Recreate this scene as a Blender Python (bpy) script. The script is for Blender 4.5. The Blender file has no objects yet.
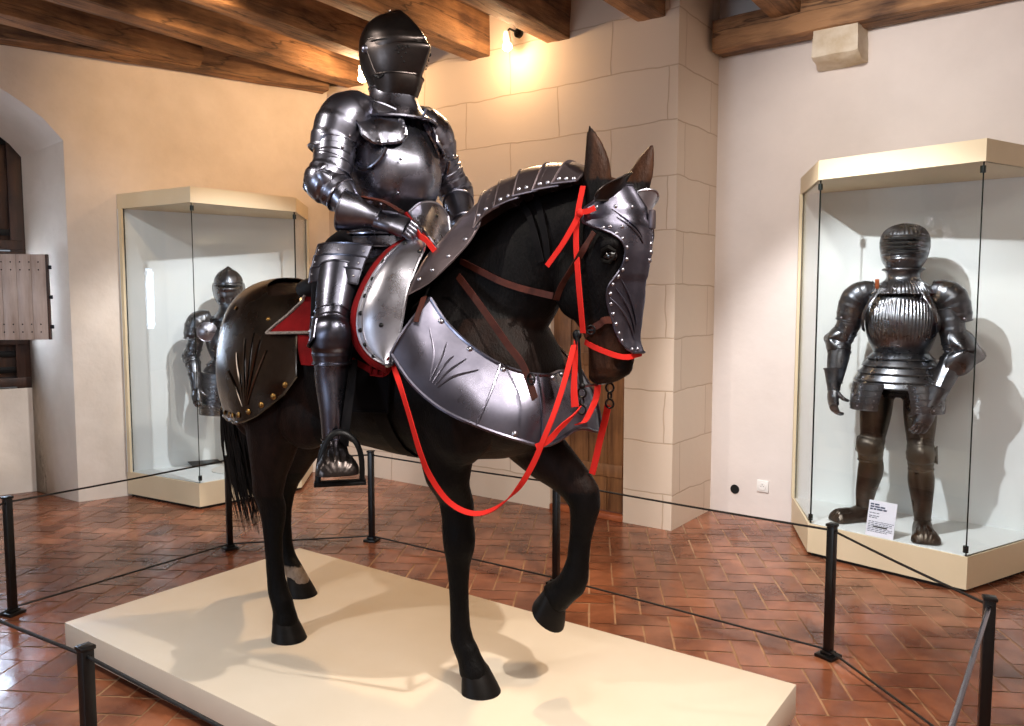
import bpy, bmesh, math, random
from mathutils import Vector, Matrix
from mathutils.bvhtree import BVHTree
from mathutils import noise as mnoise
random.seed(7)
PI = math.pi
V = Vector
scene = bpy.context.scene
COL = scene.collection

# ---------------------------------------------------------------- measuring
F = 790.0; CX, CY = 512.0, 363.0; CAMH = 1.57; TILT = math.atan(62 / F)
CT, ST = math.cos(TILT), math.sin(TILT)
ZP = .16                                             # height of the plinth
HC = (-.46, 3.095); HD = math.atan2(-.581, .814)     # centre and heading of the horse
HX, HY = math.cos(HD), math.sin(HD)

def ray(px, py):
    u = (px - CX) / F; v = (CY - py) / F
    return (u, CT + v * ST, -ST + v * CT)

def floor_at(px, py, z=0.0):
    r = ray(px, py); k = (z - CAMH) / r[2]
    return V((r[0] * k, r[1] * k, z))

def HL(px, py, lat=0.0):
    """point of the horse's own frame lying on the upright plane y = lat"""
    r = ray(px, py)
    k = (lat + HC[0] * -HY + HC[1] * HX) / (r[0] * -HY + r[1] * HX)
    X, Y, Z = r[0] * k, r[1] * k, CAMH + r[2] * k
    return V(((X - HC[0]) * HX + (Y - HC[1]) * HY, lat, Z - ZP))

# ---------------------------------------------------------------- materials
def srgb(h):
    h = h.lstrip('#'); c = [int(h[i:i + 2], 16) / 255 for i in (0, 2, 4)]
    return tuple((x / 12.92 if x <= .04045 else ((x + .055) / 1.055) ** 2.4) for x in c) + (1,)

def mat(name, col, rough=.5, metal=0.0, col2=None, scale=6, detail=5, bump=0.0, bscale=40, rvar=0.0, spec=.5, coat=0.0, stretch=None, attr=None, emit=None, estr=0, sheen=0):
    m = bpy.data.materials.new(name); m.use_nodes = True
    nt = m.node_tree; b = nt.nodes['Principled BSDF']; L = nt.links
    b.inputs['Roughness'].default_value = rough
    b.inputs['Metallic'].default_value = metal
    b.inputs['Specular IOR Level'].default_value = spec
    b.inputs['Coat Weight'].default_value = coat
    b.inputs['Coat Roughness'].default_value = .15
    b.inputs['Sheen Weight'].default_value = sheen
    c1 = srgb(col) if isinstance(col, str) else col
    b.inputs['Base Color'].default_value = c1
    tc = nt.nodes.new('ShaderNodeTexCoord')
    mp = nt.nodes.new('ShaderNodeMapping'); L.new(tc.outputs['Object'], mp.inputs[0])
    if stretch: mp.inputs['Scale'].default_value = stretch
    base_out = None
    if attr:
        a = nt.nodes.new('ShaderNodeAttribute'); a.attribute_name = attr
        base_out = a.outputs['Color']
    if col2 is not None or rvar:
        n = nt.nodes.new('ShaderNodeTexNoise'); n.inputs['Scale'].default_value = scale
        n.inputs['Detail'].default_value = detail; n.inputs['Roughness'].default_value = .6
        L.new(mp.outputs[0], n.inputs['Vector'])
        r = nt.nodes.new('ShaderNodeValToRGB')
        r.color_ramp.elements[0].position = .35; r.color_ramp.elements[1].position = .68
        L.new(n.outputs['Fac'], r.inputs[0])
        if col2 is not None:
            c2 = srgb(col2) if isinstance(col2, str) else col2
            mx = nt.nodes.new('ShaderNodeMix'); mx.data_type = 'RGBA'
            L.new(r.outputs[0], mx.inputs['Factor'])
            mx.inputs['A'].default_value = c1; mx.inputs['B'].default_value = c2
            if base_out is not None:
                mx2 = nt.nodes.new('ShaderNodeMix'); mx2.data_type = 'RGBA'; mx2.blend_type = 'MULTIPLY'
                mx2.inputs['Factor'].default_value = 1
                L.new(base_out, mx2.inputs['A']); L.new(mx.outputs['Result'], mx2.inputs['B'])
                base_out = mx2.outputs['Result']
            else:
                base_out = mx.outputs['Result']
        if rvar:
            mr = nt.nodes.new('ShaderNodeMapRange')
            mr.inputs['To Min'].default_value = max(.02, rough - rvar); mr.inputs['To Max'].default_value = rough + rvar
            L.new(r.outputs[0], mr.inputs[0]); L.new(mr.outputs[0], b.inputs['Roughness'])
    if base_out is not None: L.new(base_out, b.inputs['Base Color'])
    if bump:
        n2 = nt.nodes.new('ShaderNodeTexNoise'); n2.inputs['Scale'].default_value = bscale; n2.inputs['Detail'].default_value = 6
        L.new(mp.outputs[0], n2.inputs['Vector'])
        bp = nt.nodes.new('ShaderNodeBump'); bp.inputs['Strength'].default_value = bump; bp.inputs['Distance'].default_value = .02
        L.new(n2.outputs['Fac'], bp.inputs['Height']); L.new(bp.outputs[0], b.inputs['Normal'])
    if emit:
        b.inputs['Emission Color'].default_value = srgb(emit); b.inputs['Emission Strength'].default_value = estr
    return m

def block_mat(name, col, col2, mortar, bw, bh, off=.5, rough=.75, bump=.35, voff=0.0):
    m = mat(name, col, rough)
    nt = m.node_tree; L = nt.links; b = nt.nodes['Principled BSDF']
    uv = nt.nodes.new('ShaderNodeUVMap'); uv.uv_map = 'uv'
    mp = nt.nodes.new('ShaderNodeMapping'); mp.inputs['Location'].default_value = (0.13, voff, 0)
    L.new(uv.outputs[0], mp.inputs[0])
    # wobble the joints
    nz = nt.nodes.new('ShaderNodeTexNoise'); nz.inputs['Scale'].default_value = 3.5; L.new(mp.outputs[0], nz.inputs['Vector'])
    sub = nt.nodes.new('ShaderNodeVectorMath'); sub.operation = 'SUBTRACT'; sub.inputs[1].default_value = (.5, .5, .5); L.new(nz.outputs['Color'], sub.inputs[0])
    sc = nt.nodes.new('ShaderNodeVectorMath'); sc.operation = 'SCALE'; sc.inputs['Scale'].default_value = .045; L.new(sub.outputs[0], sc.inputs[0])
    ad = nt.nodes.new('ShaderNodeVectorMath'); ad.operation = 'ADD'; L.new(mp.outputs[0], ad.inputs[0]); L.new(sc.outputs[0], ad.inputs[1])
    br = nt.nodes.new('ShaderNodeTexBrick'); br.offset = off; br.squash = 1.0
    br.inputs['Scale'].default_value = 1; br.inputs['Brick Width'].default_value = bw; br.inputs['Row Height'].default_value = bh
    br.inputs['Mortar Size'].default_value = .006; br.inputs['Mortar Smooth'].default_value = .5; br.inputs['Bias'].default_value = -.2
    br.inputs['Color1'].default_value = srgb(col); br.inputs['Color2'].default_value = srgb(col2); br.inputs['Mortar'].default_value = srgb(mortar)
    L.new(ad.outputs[0], br.inputs['Vector'])
    L.new(br.outputs['Color'], b.inputs['Base Color'])
    n2 = nt.nodes.new('ShaderNodeTexNoise'); n2.inputs['Scale'].default_value = 9; n2.inputs['Detail'].default_value = 8; L.new(mp.outputs[0], n2.inputs['Vector'])
    ma = nt.nodes.new('ShaderNodeMath'); ma.operation = 'MULTIPLY'; ma.inputs[1].default_value = .35; L.new(n2.outputs['Fac'], ma.inputs[0])
    s2 = nt.nodes.new('ShaderNodeMath'); s2.operation = 'SUBTRACT'; L.new(ma.outputs[0], s2.inputs[0]); L.new(br.outputs['Fac'], s2.inputs[1])
    bp = nt.nodes.new('ShaderNodeBump'); bp.inputs['Strength'].default_value = bump; bp.inputs['Distance'].default_value = .02
    L.new(s2.outputs[0], bp.inputs['Height']); L.new(bp.outputs[0], b.inputs['Normal'])
    return m

def glass_mat(name, tint, refl=1.0):
    m = bpy.data.materials.new(name); m.use_nodes = True
    nt = m.node_tree; nt.nodes.clear(); L = nt.links
    out = nt.nodes.new('ShaderNodeOutputMaterial')
    tr = nt.nodes.new('ShaderNodeBsdfTransparent'); tr.inputs[0].default_value = tint
    gl = nt.nodes.new('ShaderNodeBsdfGlossy'); gl.inputs['Roughness'].default_value = .01
    # Schlick reflectance of a thin sheet, the same from both sides
    lw = nt.nodes.new('ShaderNodeLayerWeight'); lw.inputs['Blend'].default_value = .5
    pw = nt.nodes.new('ShaderNodeMath'); pw.operation = 'POWER'; pw.inputs[1].default_value = 5; L.new(lw.outputs['Facing'], pw.inputs[0])
    mu = nt.nodes.new('ShaderNodeMath'); mu.operation = 'MULTIPLY_ADD'; mu.inputs[1].default_value = .96 * refl; mu.inputs[2].default_value = .04 * refl; L.new(pw.outputs[0], mu.inputs[0])
    mx = nt.nodes.new('ShaderNodeMixShader')
    L.new(mu.outputs[0], mx.inputs[0]); L.new(tr.outputs[0], mx.inputs[1]); L.new(gl.outputs[0], mx.inputs[2])
    L.new(mx.outputs[0], out.inputs[0])
    return m

def wood_mat(name, c1, c2, rough=.6, scale=2.0, stretch=(1, 12, 12), bump=.3, crack=False):
    m = mat(name, c1, rough)
    nt = m.node_tree; L = nt.links; b = nt.nodes['Principled BSDF']
    tc = nt.nodes.new('ShaderNodeTexCoord'); mp = nt.nodes.new('ShaderNodeMapping'); mp.inputs['Scale'].default_value = stretch
    L.new(tc.outputs['Object'], mp.inputs[0])
    n = nt.nodes.new('ShaderNodeTexNoise'); n.inputs['Scale'].default_value = scale; n.inputs['Detail'].default_value = 8; n.inputs['Roughness'].default_value = .65
    L.new(mp.outputs[0], n.inputs['Vector'])
    n3 = nt.nodes.new('ShaderNodeTexNoise'); n3.inputs['Scale'].default_value = 2.2; n3.inputs['Detail'].default_value = 4; L.new(tc.outputs['Object'], n3.inputs['Vector'])
    av = nt.nodes.new('ShaderNodeMath'); av.operation = 'ADD'; L.new(n.outputs['Fac'], av.inputs[0]); L.new(n3.outputs['Fac'], av.inputs[1])
    r = nt.nodes.new('ShaderNodeValToRGB'); r.color_ramp.elements[0].position = .40; r.color_ramp.elements[1].position = .60
    r.color_ramp.elements[0].color = srgb(c1); r.color_ramp.elements[1].color = srgb(c2)
    hf = nt.nodes.new('ShaderNodeMath'); hf.operation = 'MULTIPLY'; hf.inputs[1].default_value = .5; L.new(av.outputs[0], hf.inputs[0])
    L.new(hf.outputs[0], r.inputs[0])
    if crack:
        m2 = nt.nodes.new('ShaderNodeMapping'); m2.inputs['Scale'].default_value = (.55, 5, 5); L.new(tc.outputs['Object'], m2.inputs[0])
        n4 = nt.nodes.new('ShaderNodeTexNoise'); n4.inputs['Scale'].default_value = 1.3; n4.inputs['Detail'].default_value = 5; L.new(m2.outputs[0], n4.inputs['Vector'])
        r4 = nt.nodes.new('ShaderNodeValToRGB'); e = r4.color_ramp.elements
        e[0].position = .47; e[0].color = (1, 1, 1, 1); e[1].position = .50; e[1].color = (1, 1, 1, 1); q = e.new(.485); q.color = (.10, .08, .07, 1)
        L.new(n4.outputs['Fac'], r4.inputs[0])
        mx = nt.nodes.new('ShaderNodeMix'); mx.data_type = 'RGBA'; mx.blend_type = 'MULTIPLY'; mx.inputs['Factor'].default_value = .8
        L.new(r.outputs[0], mx.inputs['A']); L.new(r4.outputs[0], mx.inputs['B']); L.new(mx.outputs['Result'], b.inputs['Base Color'])
    else:
        L.new(r.outputs[0], b.inputs['Base Color'])
    bp = nt.nodes.new('ShaderNodeBump'); bp.inputs['Strength'].default_value = bump; bp.inputs['Distance'].default_value = .03
    L.new(n.outputs['Fac'], bp.inputs['Height']); L.new(bp.outputs[0], b.inputs['Normal'])
    return m

M = {}
M['plaster'] = mat('wall_plaster', '#DCCFC0', .85, col2='#CFC1B0', scale=2.2, bump=.35, bscale=11)
M['plaster_r'] = mat('white_plaster', '#DDD3CC', .85, col2='#D3C9C2', scale=1.5, bump=.12, bscale=14)
M['stone'] = block_mat('painted_stone_blocks', '#D9C6B2', '#D5C1AC', '#C0A890', .86, .36, voff=.12)
M['corbel'] = mat('corbel_stone', '#D8CDBB', .9, col2='#B9A587', scale=5, bump=.6, bscale=14)
M['beam'] = wood_mat('old_oak_beam', '#4A3020', '#A87C54', .7, 1.8, (1.0, 7, 7), .8, True)
M['plank'] = wood_mat('ceiling_boards', '#3A2415', '#6A4527', .75, 2, (1, 10, 10), .3)
M['darkwood'] = wood_mat('dark_window_oak', '#22130C', '#4A2C1A', .55, 2, (8, 8, 1), .3)
M['palewood'] = wood_mat('bleached_shutter_planks', '#A08C80', '#C9B8AE', .7, 2, (9, 9, 1), .25)
M['door'] = wood_mat('brown_door_oak', '#5B3A22', '#96683F', .5, 2, (14, 14, 1), .2)
M['iron'] = mat('black_iron', '#0E0E10', .45, .6, bump=.1)
M['blackpaint'] = mat('black_powder_coat', '#0B0B0C', .35, .2)
M['cord'] = mat('black_cord', '#08080A', .5)
M['lit_cord'] = mat('lit_cord_steel', '#8A8C98', .25, 1)  # a cord's glint put into the colour as bright metal
M['plinth'] = mat('cream_plinth_paint', '#D4C9B8', .45, col2='#CFC3B0', scale=2, spec=.4)
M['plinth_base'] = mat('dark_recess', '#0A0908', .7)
M['case'] = mat('cream_case_paint', '#DCCBAA', .5, col2='#D6C5A2', scale=2)
M['case_in'] = mat('pale_case_lining', '#E2E7E8', .6, col2='#DCE2E2', scale=2)
M['glass'] = glass_mat('display_glass', (.985, .995, .99, 1), .75)
M['glassedge'] = mat('green_glass_edge', '#0B1614', .2, spec=.6)
M['white'] = mat('white_plastic', '#E6E3DE', .4)
M['card'] = mat('white_card', '#E2E3EE', .6)
M['ink'] = mat('dark_blue_ink', '#3A4660', .7)
M['greycard'] = mat('grey_plaque', '#3D4446', .5)
M['black'] = mat('black_hole', '#050505', .9)
M['bulb'] = mat('lamp_glow', '#FFE9C0', .4, emit='#FFD9A0', estr=30)
M['steel'] = mat('dark_armour_steel', '#8E8F9C', .30, 1, col2='#5C5D69', scale=5, rvar=.1, bump=.03, bscale=8)
M['leggear'] = mat('shaded_leg_steel', '#6E6F7C', .30, 1, col2='#40414B', scale=5, rvar=.1, bump=.03, bscale=8)  # armour steel darkened, the shade on the legs put into its colour
M['helmsteel'] = mat('blackened_helmet_steel', '#4A4442', .36, 1, col2='#302B2A', scale=7, rvar=.1, bump=.05, bscale=10)
M['bright'] = mat('polished_plate_steel', '#BDBDC6', .32, 1, col2='#94929C', scale=5, rvar=.1, bump=.04, bscale=6)
M['bardsteel'] = mat('barding_steel', '#73717E', .33, 1, col2='#4A4956', scale=4, rvar=.12, bump=.05, bscale=7)
M['crupper'] = mat('brown_patinated_steel', '#5E5650', .26, 1, col2='#383029', scale=4, rvar=.1, bump=.06, bscale=6)
M['crinet'] = mat('dark_crinet_steel', '#857A7E', .42, 1, col2='#62585B', scale=5, rvar=.1, bump=.04)
M['casesteel'] = mat('fluted_grey_steel', '#85878D', .32, 1, col2='#505258', scale=7, rvar=.1, bump=.03)
M['legsteel'] = mat('brown_grey_steel', '#5F5850', .36, 1, col2='#413B36', scale=6, rvar=.1, bump=.04)
M['brass'] = mat('dull_brass_rivet', '#8A6A3C', .4, 1)
M['rivet'] = mat('steel_rivet', '#9A98A0', .3, 1)
M['red'] = mat('red_ribbon', '#C2241D', .75, spec=.15)
M['redcloth'] = mat('red_saddle_cloth', '#7A1114', .85, col2='#560A0C', scale=9, spec=.1)
M['braid'] = mat('grey_braid', '#9A8F86', .6, col2='#4A4340', scale=120)
M['leather'] = mat('brown_leather', '#341610', .6, spec=.2, col2='#482016', scale=20, bump=.1)
M['blackleather'] = mat('black_leather', '#080709', .75, spec=.1, col2='#141214', scale=20)
M['blackcloth'] = mat('black_cloth_lining', '#08070B', .9, spec=.1)
M['horse'] = mat('dark_bay_coat', '#FFFFFF', .55, col2='#B0A8A0', scale=35, bump=.22, bscale=160, attr='coat', spec=.10, sheen=.0, stretch=(1, 1, .4))
M['hoof'] = mat('black_hoof', '#090706', .5, spec=.14, col2='#120D0B', scale=8, stretch=(1, 1, 8))
M['hair'] = mat('black_horsehair', '#070404', .6, spec=.15, col2='#120A07', scale=30)
M['eye'] = mat('glass_eye', '#080505', .06, coat=1)
M['eyelid'] = mat('eyelid', '#060403', .7, spec=.1)
M['post_white'] = mat('white_stand_post', '#D8D6D0', .5)
M['skyglow'] = mat('daylight_window_pane', '#BFD6E6', .2, emit='#CFE4FF', estr=22.0)

# ---------------------------------------------------------------- mesh tools
class MB:
    def __init__(s): s.v = []; s.f = []; s.m = []
    def add(s, verts, faces, mi=0):
        o = len(s.v); s.v += [tuple(p) for p in verts]; s.f += [tuple(i + o for i in f) for f in faces]; s.m += [mi] * len(faces)
    def box(s, c, size, rot=None, mi=0, bev=0.0):
        bm = bmesh.new(); bmesh.ops.create_cube(bm, size=1)
        for q in bm.verts: q.co = V((q.co.x * size[0], q.co.y * size[1], q.co.z * size[2]))
        if bev: bmesh.ops.bevel(bm, geom=list(bm.edges), offset=bev, segments=2, affect='EDGES', profile=.5)
        R = rot if rot is not None else Matrix.Identity(3)
        bm.verts.index_update()
        s.add([R @ q.co + V(c) for q in bm.verts], [[q.index for q in f.verts] for f in bm.faces], mi); bm.free()
    def prism(s, pts, z0, z1, mi=0):
        n = len(pts)
        a = sum(pts[i][0] * pts[(i + 1) % n][1] - pts[(i + 1) % n][0] * pts[i][1] for i in range(n))
        if a < 0: pts = pts[::-1]
        vs = [(p[0], p[1], z0) for p in pts] + [(p[0], p[1], z1) for p in pts]
        fs = [tuple(range(n))[::-1], tuple(range(n, 2 * n))] + [(i, (i + 1) % n, n + (i + 1) % n, n + i) for i in range(n)]
        s.add(vs, fs, mi)
    def loft(s, rings, cap=(True, True), mi=0, closed=True):
        n = len(rings[0]); vs = [p for r in rings for p in r]; fs = []
        for i in range(len(rings) - 1):
            for j in range(n if closed else n - 1):
                k = (j + 1) % n
                fs.append((i * n + j, i * n + k, (i + 1) * n + k, (i + 1) * n + j))
        if closed and cap[0]: fs.append(tuple(range(n))[::-1])
        if closed and cap[1]: fs.append(tuple((len(rings) - 1) * n + j for j in range(n)))
        s.add(vs, fs, mi)
    def tube(s, path, r, n=10, mi=0, cap=(True, True), up=None, sq=1.0):
        path = [V(p) for p in path]
        rs = r if isinstance(r, (list, tuple)) else [r] * len(path)
        rings = []; prev = None
        for i, p in enumerate(path):
            t = (path[min(i + 1, len(path) - 1)] - path[max(i - 1, 0)])
            if t.length < 1e-9: t = V((0, 0, 1))
            t.normalize()
            if prev is None:
                a = V(up) if up else (V((0, 0, 1)) if abs(t.z) < .9 else V((1, 0, 0)))
            else: a = prev
            u = a - t * a.dot(t); u.normalize(); w = t.cross(u); prev = u
            rr = rs[i]; ra, rb = rr if isinstance(rr, tuple) else (rr, rr * sq)
            rings.append([p + u * ra * math.cos(2 * PI * k / n) + w * rb * math.sin(2 * PI * k / n) for k in range(n)])
        s.loft(rings, cap, mi)
    def dome(s, p, nrm, r, mi=0, h=.7, n=8):
        nrm = V(nrm).normalized(); a = V((0, 0, 1)) if abs(nrm.z) < .9 else V((1, 0, 0))
        u = (a - nrm * a.dot(nrm)).normalized(); w = nrm.cross(u); p = V(p)
        rings = []
        for q in (0, .5, .85):
            ph = q * PI / 2
            rings.append([p + (u * math.cos(2 * PI * k / n) + w * math.sin(2 * PI * k / n)) * r * math.cos(ph) + nrm * r * h * math.sin(ph) for k in range(n)])
        s.loft(rings, (False, True), mi)
    def ball(s, c, r, mi=0, nu=14, nv=9, rot=None):
        rx, ry, rz = r if isinstance(r, (tuple, list)) else (r, r, r)
        R = rot if rot is not None else Matrix.Identity(3); c = V(c)
        rings = []
        for i in range(nv + 1):
            ph = -PI / 2 + PI * (i + .02) / (nv + .04)
            rings.append([c + R @ V((rx * math.cos(ph) * math.cos(2 * PI * k / nu), ry * math.cos(ph) * math.sin(2 * PI * k / nu), rz * math.sin(ph))) for k in range(nu)])
        s.loft(rings, (True, True), mi)
    def torus(s, c, R, r, axis, n=20, m=8, mi=0):
        axis = V(axis).normalized(); a = V((0, 0, 1)) if abs(axis.z) < .9 else V((1, 0, 0))
        u = (a - axis * a.dot(axis)).normalized(); w = axis.cross(u); c = V(c)
        vs = []; fs = []
        for i in range(n):
            d = u * math.cos(2 * PI * i / n) + w * math.sin(2 * PI * i / n)
            for j in range(m): vs.append(c + d * (R + r * math.cos(2 * PI * j / m)) + axis * r * math.sin(2 * PI * j / m))
        for i in range(n):
            for j in range(m):
                fs.append((i * m + j, ((i + 1) % n) * m + j, ((i + 1) % n) * m + (j + 1) % m, i * m + (j + 1) % m))
        s.add(vs, fs, mi)
    def plate(s, fn, nu, nv, th=.004, rim=.004, mi=0, rivets=(), rr=.006, rmi=1, flip=False, rim_mi=None, sides='uUvV'):
        """curved sheet fn(u,v); thickness goes inwards, a rolled rim runs round it, domed rivets sit on it"""
        g = [[V(fn(i / nu, j / nv)) for j in range(nv + 1)] for i in range(nu + 1)]
        nr = [[None] * (nv + 1) for _ in range(nu + 1)]
        for i in range(nu + 1):
            for j in range(nv + 1):
                a = g[min(i + 1, nu)][j] - g[max(i - 1, 0)][j]; b = g[i][min(j + 1, nv)] - g[i][max(j - 1, 0)]
                q = a.cross(b)
                q = q.normalized() if q.length > 1e-12 else V((0, 0, 1))
                nr[i][j] = -q if flip else q
        W = nv + 1; N = (nu + 1) * W
        vs = [g[i][j] for i in range(nu + 1) for j in range(W)] + [g[i][j] - nr[i][j] * th for i in range(nu + 1) for j in range(W)]
        fs = []
        for i in range(nu):
            for j in range(nv):
                a, b, c, d = i * W + j, (i + 1) * W + j, (i + 1) * W + j + 1, i * W + j + 1
                fs.append((a, b, c, d) if not flip else (d, c, b, a))
                fs.append((N + d, N + c, N + b, N + a) if not flip else (N + a, N + b, N + c, N + d))
        border = [(i, 0) for i in range(nu)] + [(nu, j) for j in range(nv)] + [(i, nv) for i in range(nu, 0, -1)] + [(0, j) for j in range(nv, 0, -1)]
        for k in range(len(border)):
            p, q = border[k], border[(k + 1) % len(border)]
            a, b = p[0] * W + p[1], q[0] * W + q[1]
            fs.append((b, a, N + a, N + b))
        s.add(vs, fs, mi)
        if rim:
            rm = mi if rim_mi is None else rim_mi
            if 'v' in sides: s.tube([g[i][0] for i in range(nu + 1)], rim, 6, rm)
            if 'V' in sides: s.tube([g[i][nv] for i in range(nu + 1)], rim, 6, rm)
            if 'u' in sides: s.tube([g[0][j] for j in range(nv + 1)], rim, 6, rm)
            if 'U' in sides: s.tube([g[nu][j] for j in range(nv + 1)], rim, 6, rm)
        for (u, v) in rivets:
            i = min(nu, max(0, round(u * nu))); j = min(nv, max(0, round(v * nv)))
            s.dome(fn(u, v), nr[i][j], rr, rmi)
    def build(s, name, mats, parent=None, smooth=True, angle=40, loc=None, rotz=None):
        me = bpy.data.meshes.new(name); me.from_pydata(s.v, [], s.f)
        if not isinstance(mats, (list, tuple)): mats = [mats]
        for m in mats: me.materials.append(m)
        if len(mats) > 1: me.polygons.foreach_set('material_index', [min(i, len(mats) - 1) for i in s.m])
        bm = bmesh.new(); bm.from_mesh(me); bmesh.ops.remove_doubles(bm, verts=bm.verts, dist=1e-6)
        bmesh.ops.recalc_face_normals(bm, faces=bm.faces); bm.to_mesh(me); bm.free()
        if smooth:
            me.polygons.foreach_set('use_smooth', [True] * len(me.polygons)); me.set_sharp_from_angle(angle=math.radians(angle))
        o = bpy.data.objects.new(name, me); COL.objects.link(o)
        if parent is not None: o.parent = parent
        if loc is not None: o.location = loc
        if rotz is not None: o.rotation_euler = (0, 0, rotz)
        return o

def tag(o, label, cat, group=None):
    o['label'] = label; o['category'] = cat
    if group: o['group'] = group
    return o
def struct(o): o['kind'] = 'structure'; return o
def empty(name, loc, rotz, label, cat, group=None):
    o = bpy.data.objects.new(name, None); COL.objects.link(o); o.empty_display_size = .1
    o.location = loc; o.rotation_euler = (0, 0, rotz)
    return tag(o, label, cat, group)
def lerp(a, b, t): return a + (b - a) * t
def cr(pts, n):
    """Catmull-Rom through the points, n samples"""
    P = [V(p) for p in pts]; out = []
    m = len(P) - 1
    for k in range(n):
        t = k / (n - 1) * m; i = min(int(t), m - 1); t -= i
        p0 = P[i - 1] if i > 0 else P[i] * 2 - P[i + 1]; p1 = P[i]; p2 = P[i + 1]; p3 = P[i + 2] if i + 2 <= m else P[i + 1] * 2 - P[i]
        out.append(.5 * ((2 * p1) + (p2 - p0) * t + (2 * p0 - 5 * p1 + 4 * p2 - p3) * t * t + (3 * p1 - p0 - 3 * p2 + p3) * t ** 3))
    return out
class Curve:
    def __init__(s, pts, n=60): s.p = cr(pts, n); s.n = n
    def __call__(s, t):
        t = min(max(t, 0), 1) * (s.n - 1); i = min(int(t), s.n - 2); return s.p[i].lerp(s.p[i + 1], t - i)
def interp(tab, x):
    """rows (key, values...) -> linear-smooth interpolation"""
    if x <= tab[0][0]: return tab[0][1:]
    for a, b in zip(tab, tab[1:]):
        if x <= b[0]:
            t = (x - a[0]) / (b[0] - a[0]); return tuple(lerp(p, q, t) for p, q in zip(a[1:], b[1:]))
    return tab[-1][1:]

# ================================================================ ROOM
PA = V((1.089, 5.303)); DS = V((-.812, .584)); PC = PA + DS * 3.395       # stone wall from pillar A to corner C
NS = V((-.584, -.812))                                                    # out of the stone wall into the room
PB = V((1.492, 5.848)); DR = V((.791, -.612)); PE = PB + DR * 4.2
PD = V((-3.393, 6.085)); DW = (PC - PD).normalized(); NW = V((DW.y, -DW.x))
ZB = 3.44; ZC = 3.74; XL = -6.6; YB = -3.2
PEMB = V((-3.937, 6.445))
PD2 = PD - DW * 2.0; PEMB2 = PEMB - DW * 1.25
PL = PD - DW * 4.0

def wall_uv(o, dirv):
    me = o.data; uv = me.uv_layers.new(name='uv')
    for lp in me.loops:
        c = me.vertices[lp.vertex_index].co; uv.data[lp.index].uv = (c.x * dirv.x + c.y * dirv.y, c.z)

def quad_wall(name, a, b, z0, z1, m, sub=1):
    mb = MB(); mb.add([(a.x, a.y, z0), (b.x, b.y, z0), (b.x, b.y, z1), (a.x, a.y, z1)], [(0, 1, 2, 3)])
    o = mb.build(name, m, smooth=False); wall_uv(o, (b - a).normalized()); return struct(o)

# --- floor: terracotta herringbone, every tile a slightly tilted face
def build_floor():
    mb = MB(); tl, tw = .26, .13; gap = .0042
    a = HD + .52; ca, sa = math.cos(a), math.sin(a)
    cols = []
    vs, fs = [], []
    def put(x0, y0, w, h):
        cx, cy = x0 + w / 2, y0 + h / 2
        X, Y = cx * ca - cy * sa, cx * sa + cy * ca
        if X < XL - .2 or X > 4.9 or Y < YB - .2 or Y > 7.8: return
        o = len(vs); tx, ty = random.gauss(0, .0045), random.gauss(0, .0045)
        j = .0025
        for (dx, dy) in ((-w / 2 + gap, -h / 2 + gap), (w / 2 - gap, -h / 2 + gap), (w / 2 - gap, h / 2 - gap), (-w / 2 + gap, h / 2 - gap)):
            qx = cx + dx + random.uniform(-j, j); qy = cy + dy + random.uniform(-j, j)
            vs.append((qx * ca - qy * sa, qx * sa + qy * ca, max(-.002, .0 + dx * tx + dy * ty)))
        fs.append((o, o + 1, o + 2, o + 3))
        b = random.gauss(0, .13); wm = random.gauss(0, .04)
        cols.append((max(.03, .31 * (1 + b)), max(.01, .115 * (1 + b * 1.1 + wm)), max(.008, .057 * (1 + b * 1.1 + 2 * wm)), 1))
    n = int(9 / tw)
    for i in range(-n, n):
        for j in range(-n // 4 - 2, n // 4 + 2):
            # classic 2:1 herringbone
            x = i * tw + j * 2 * tl - 0; y = i * tw
            put(x, y, tl, tw)
            put(x + tl, y - tw + 0 * tw, tw, tl) if False else put(x - tw, y, tw, tl)
    mb.add(vs, fs)
    # grout bed
    g = -.0035
    mb.add([(XL, YB, g), (5, YB, g), (5, 8, g), (XL, 8, g)], [(0, 1, 2, 3)], 1)
    o = mb.build('floor', [M['tile'], M['grout']], smooth=False)
    return o, cols
def tile_material():
    m = mat('terracotta_tile', '#FFFFFF', .22, col2='#9A8578', scale=3.5, rvar=.07, bump=.10, bscale=9, attr='tile', spec=.5)
    return m
M['tile'] = tile_material()
M['grout'] = mat('sandy_grout', '#B48E6C', .6, col2='#8E684C', scale=6)
fl, tcols = build_floor(); struct(fl)
ca_ = fl.data.color_attributes.new('tile', 'FLOAT_COLOR', 'CORNER')
for p in fl.data.polygons:
    if p.material_index == 0:
        # order of faces is kept by from_pydata / bmesh round trip
        c = tcols[p.index] if p.index < len(tcols) else (.28, .1, .05, 1)
        for li in p.loop_indices: ca_.data[li].color = c

# --- stone wall with the door opening, pillar return, right wall
s0, s1 = .37, .985
def stone_wall():
    mb = MB()
    def P(s, z): q = PA + DS * s; return (q.x, q.y, z)
    L_ = 3.395
    for (a, b, z0, z1) in ((0, s0, 0, ZC), (s1, L_, 0, ZC), (s0, s1, 2.02, ZC)):
        mb.add([P(a, z0), P(b, z0), P(b, z1), P(a, z1)], [(0, 1, 2, 3)])
    dpt = .09
    def Q(s, z): q = PA + DS * s - NS * dpt; return (q.x, q.y, z)
    mb.add([P(s0, 0), P(s0, 2.02), Q(s0, 2.02), Q(s0, 0)], [(0, 1, 2, 3)])
    mb.add([P(s1, 0), P(s1, 2.02), Q(s1, 2.02), Q(s1, 0)], [(0, 1, 2, 3)])
    mb.add([P(s0, 2.02), P(s1, 2.02), Q(s1, 2.02), Q(s0, 2.02)], [(0, 1, 2, 3)])
    o = mb.build('wall_back', M['stone'], smooth=False); wall_uv(o, -DS); struct(o)
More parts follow.
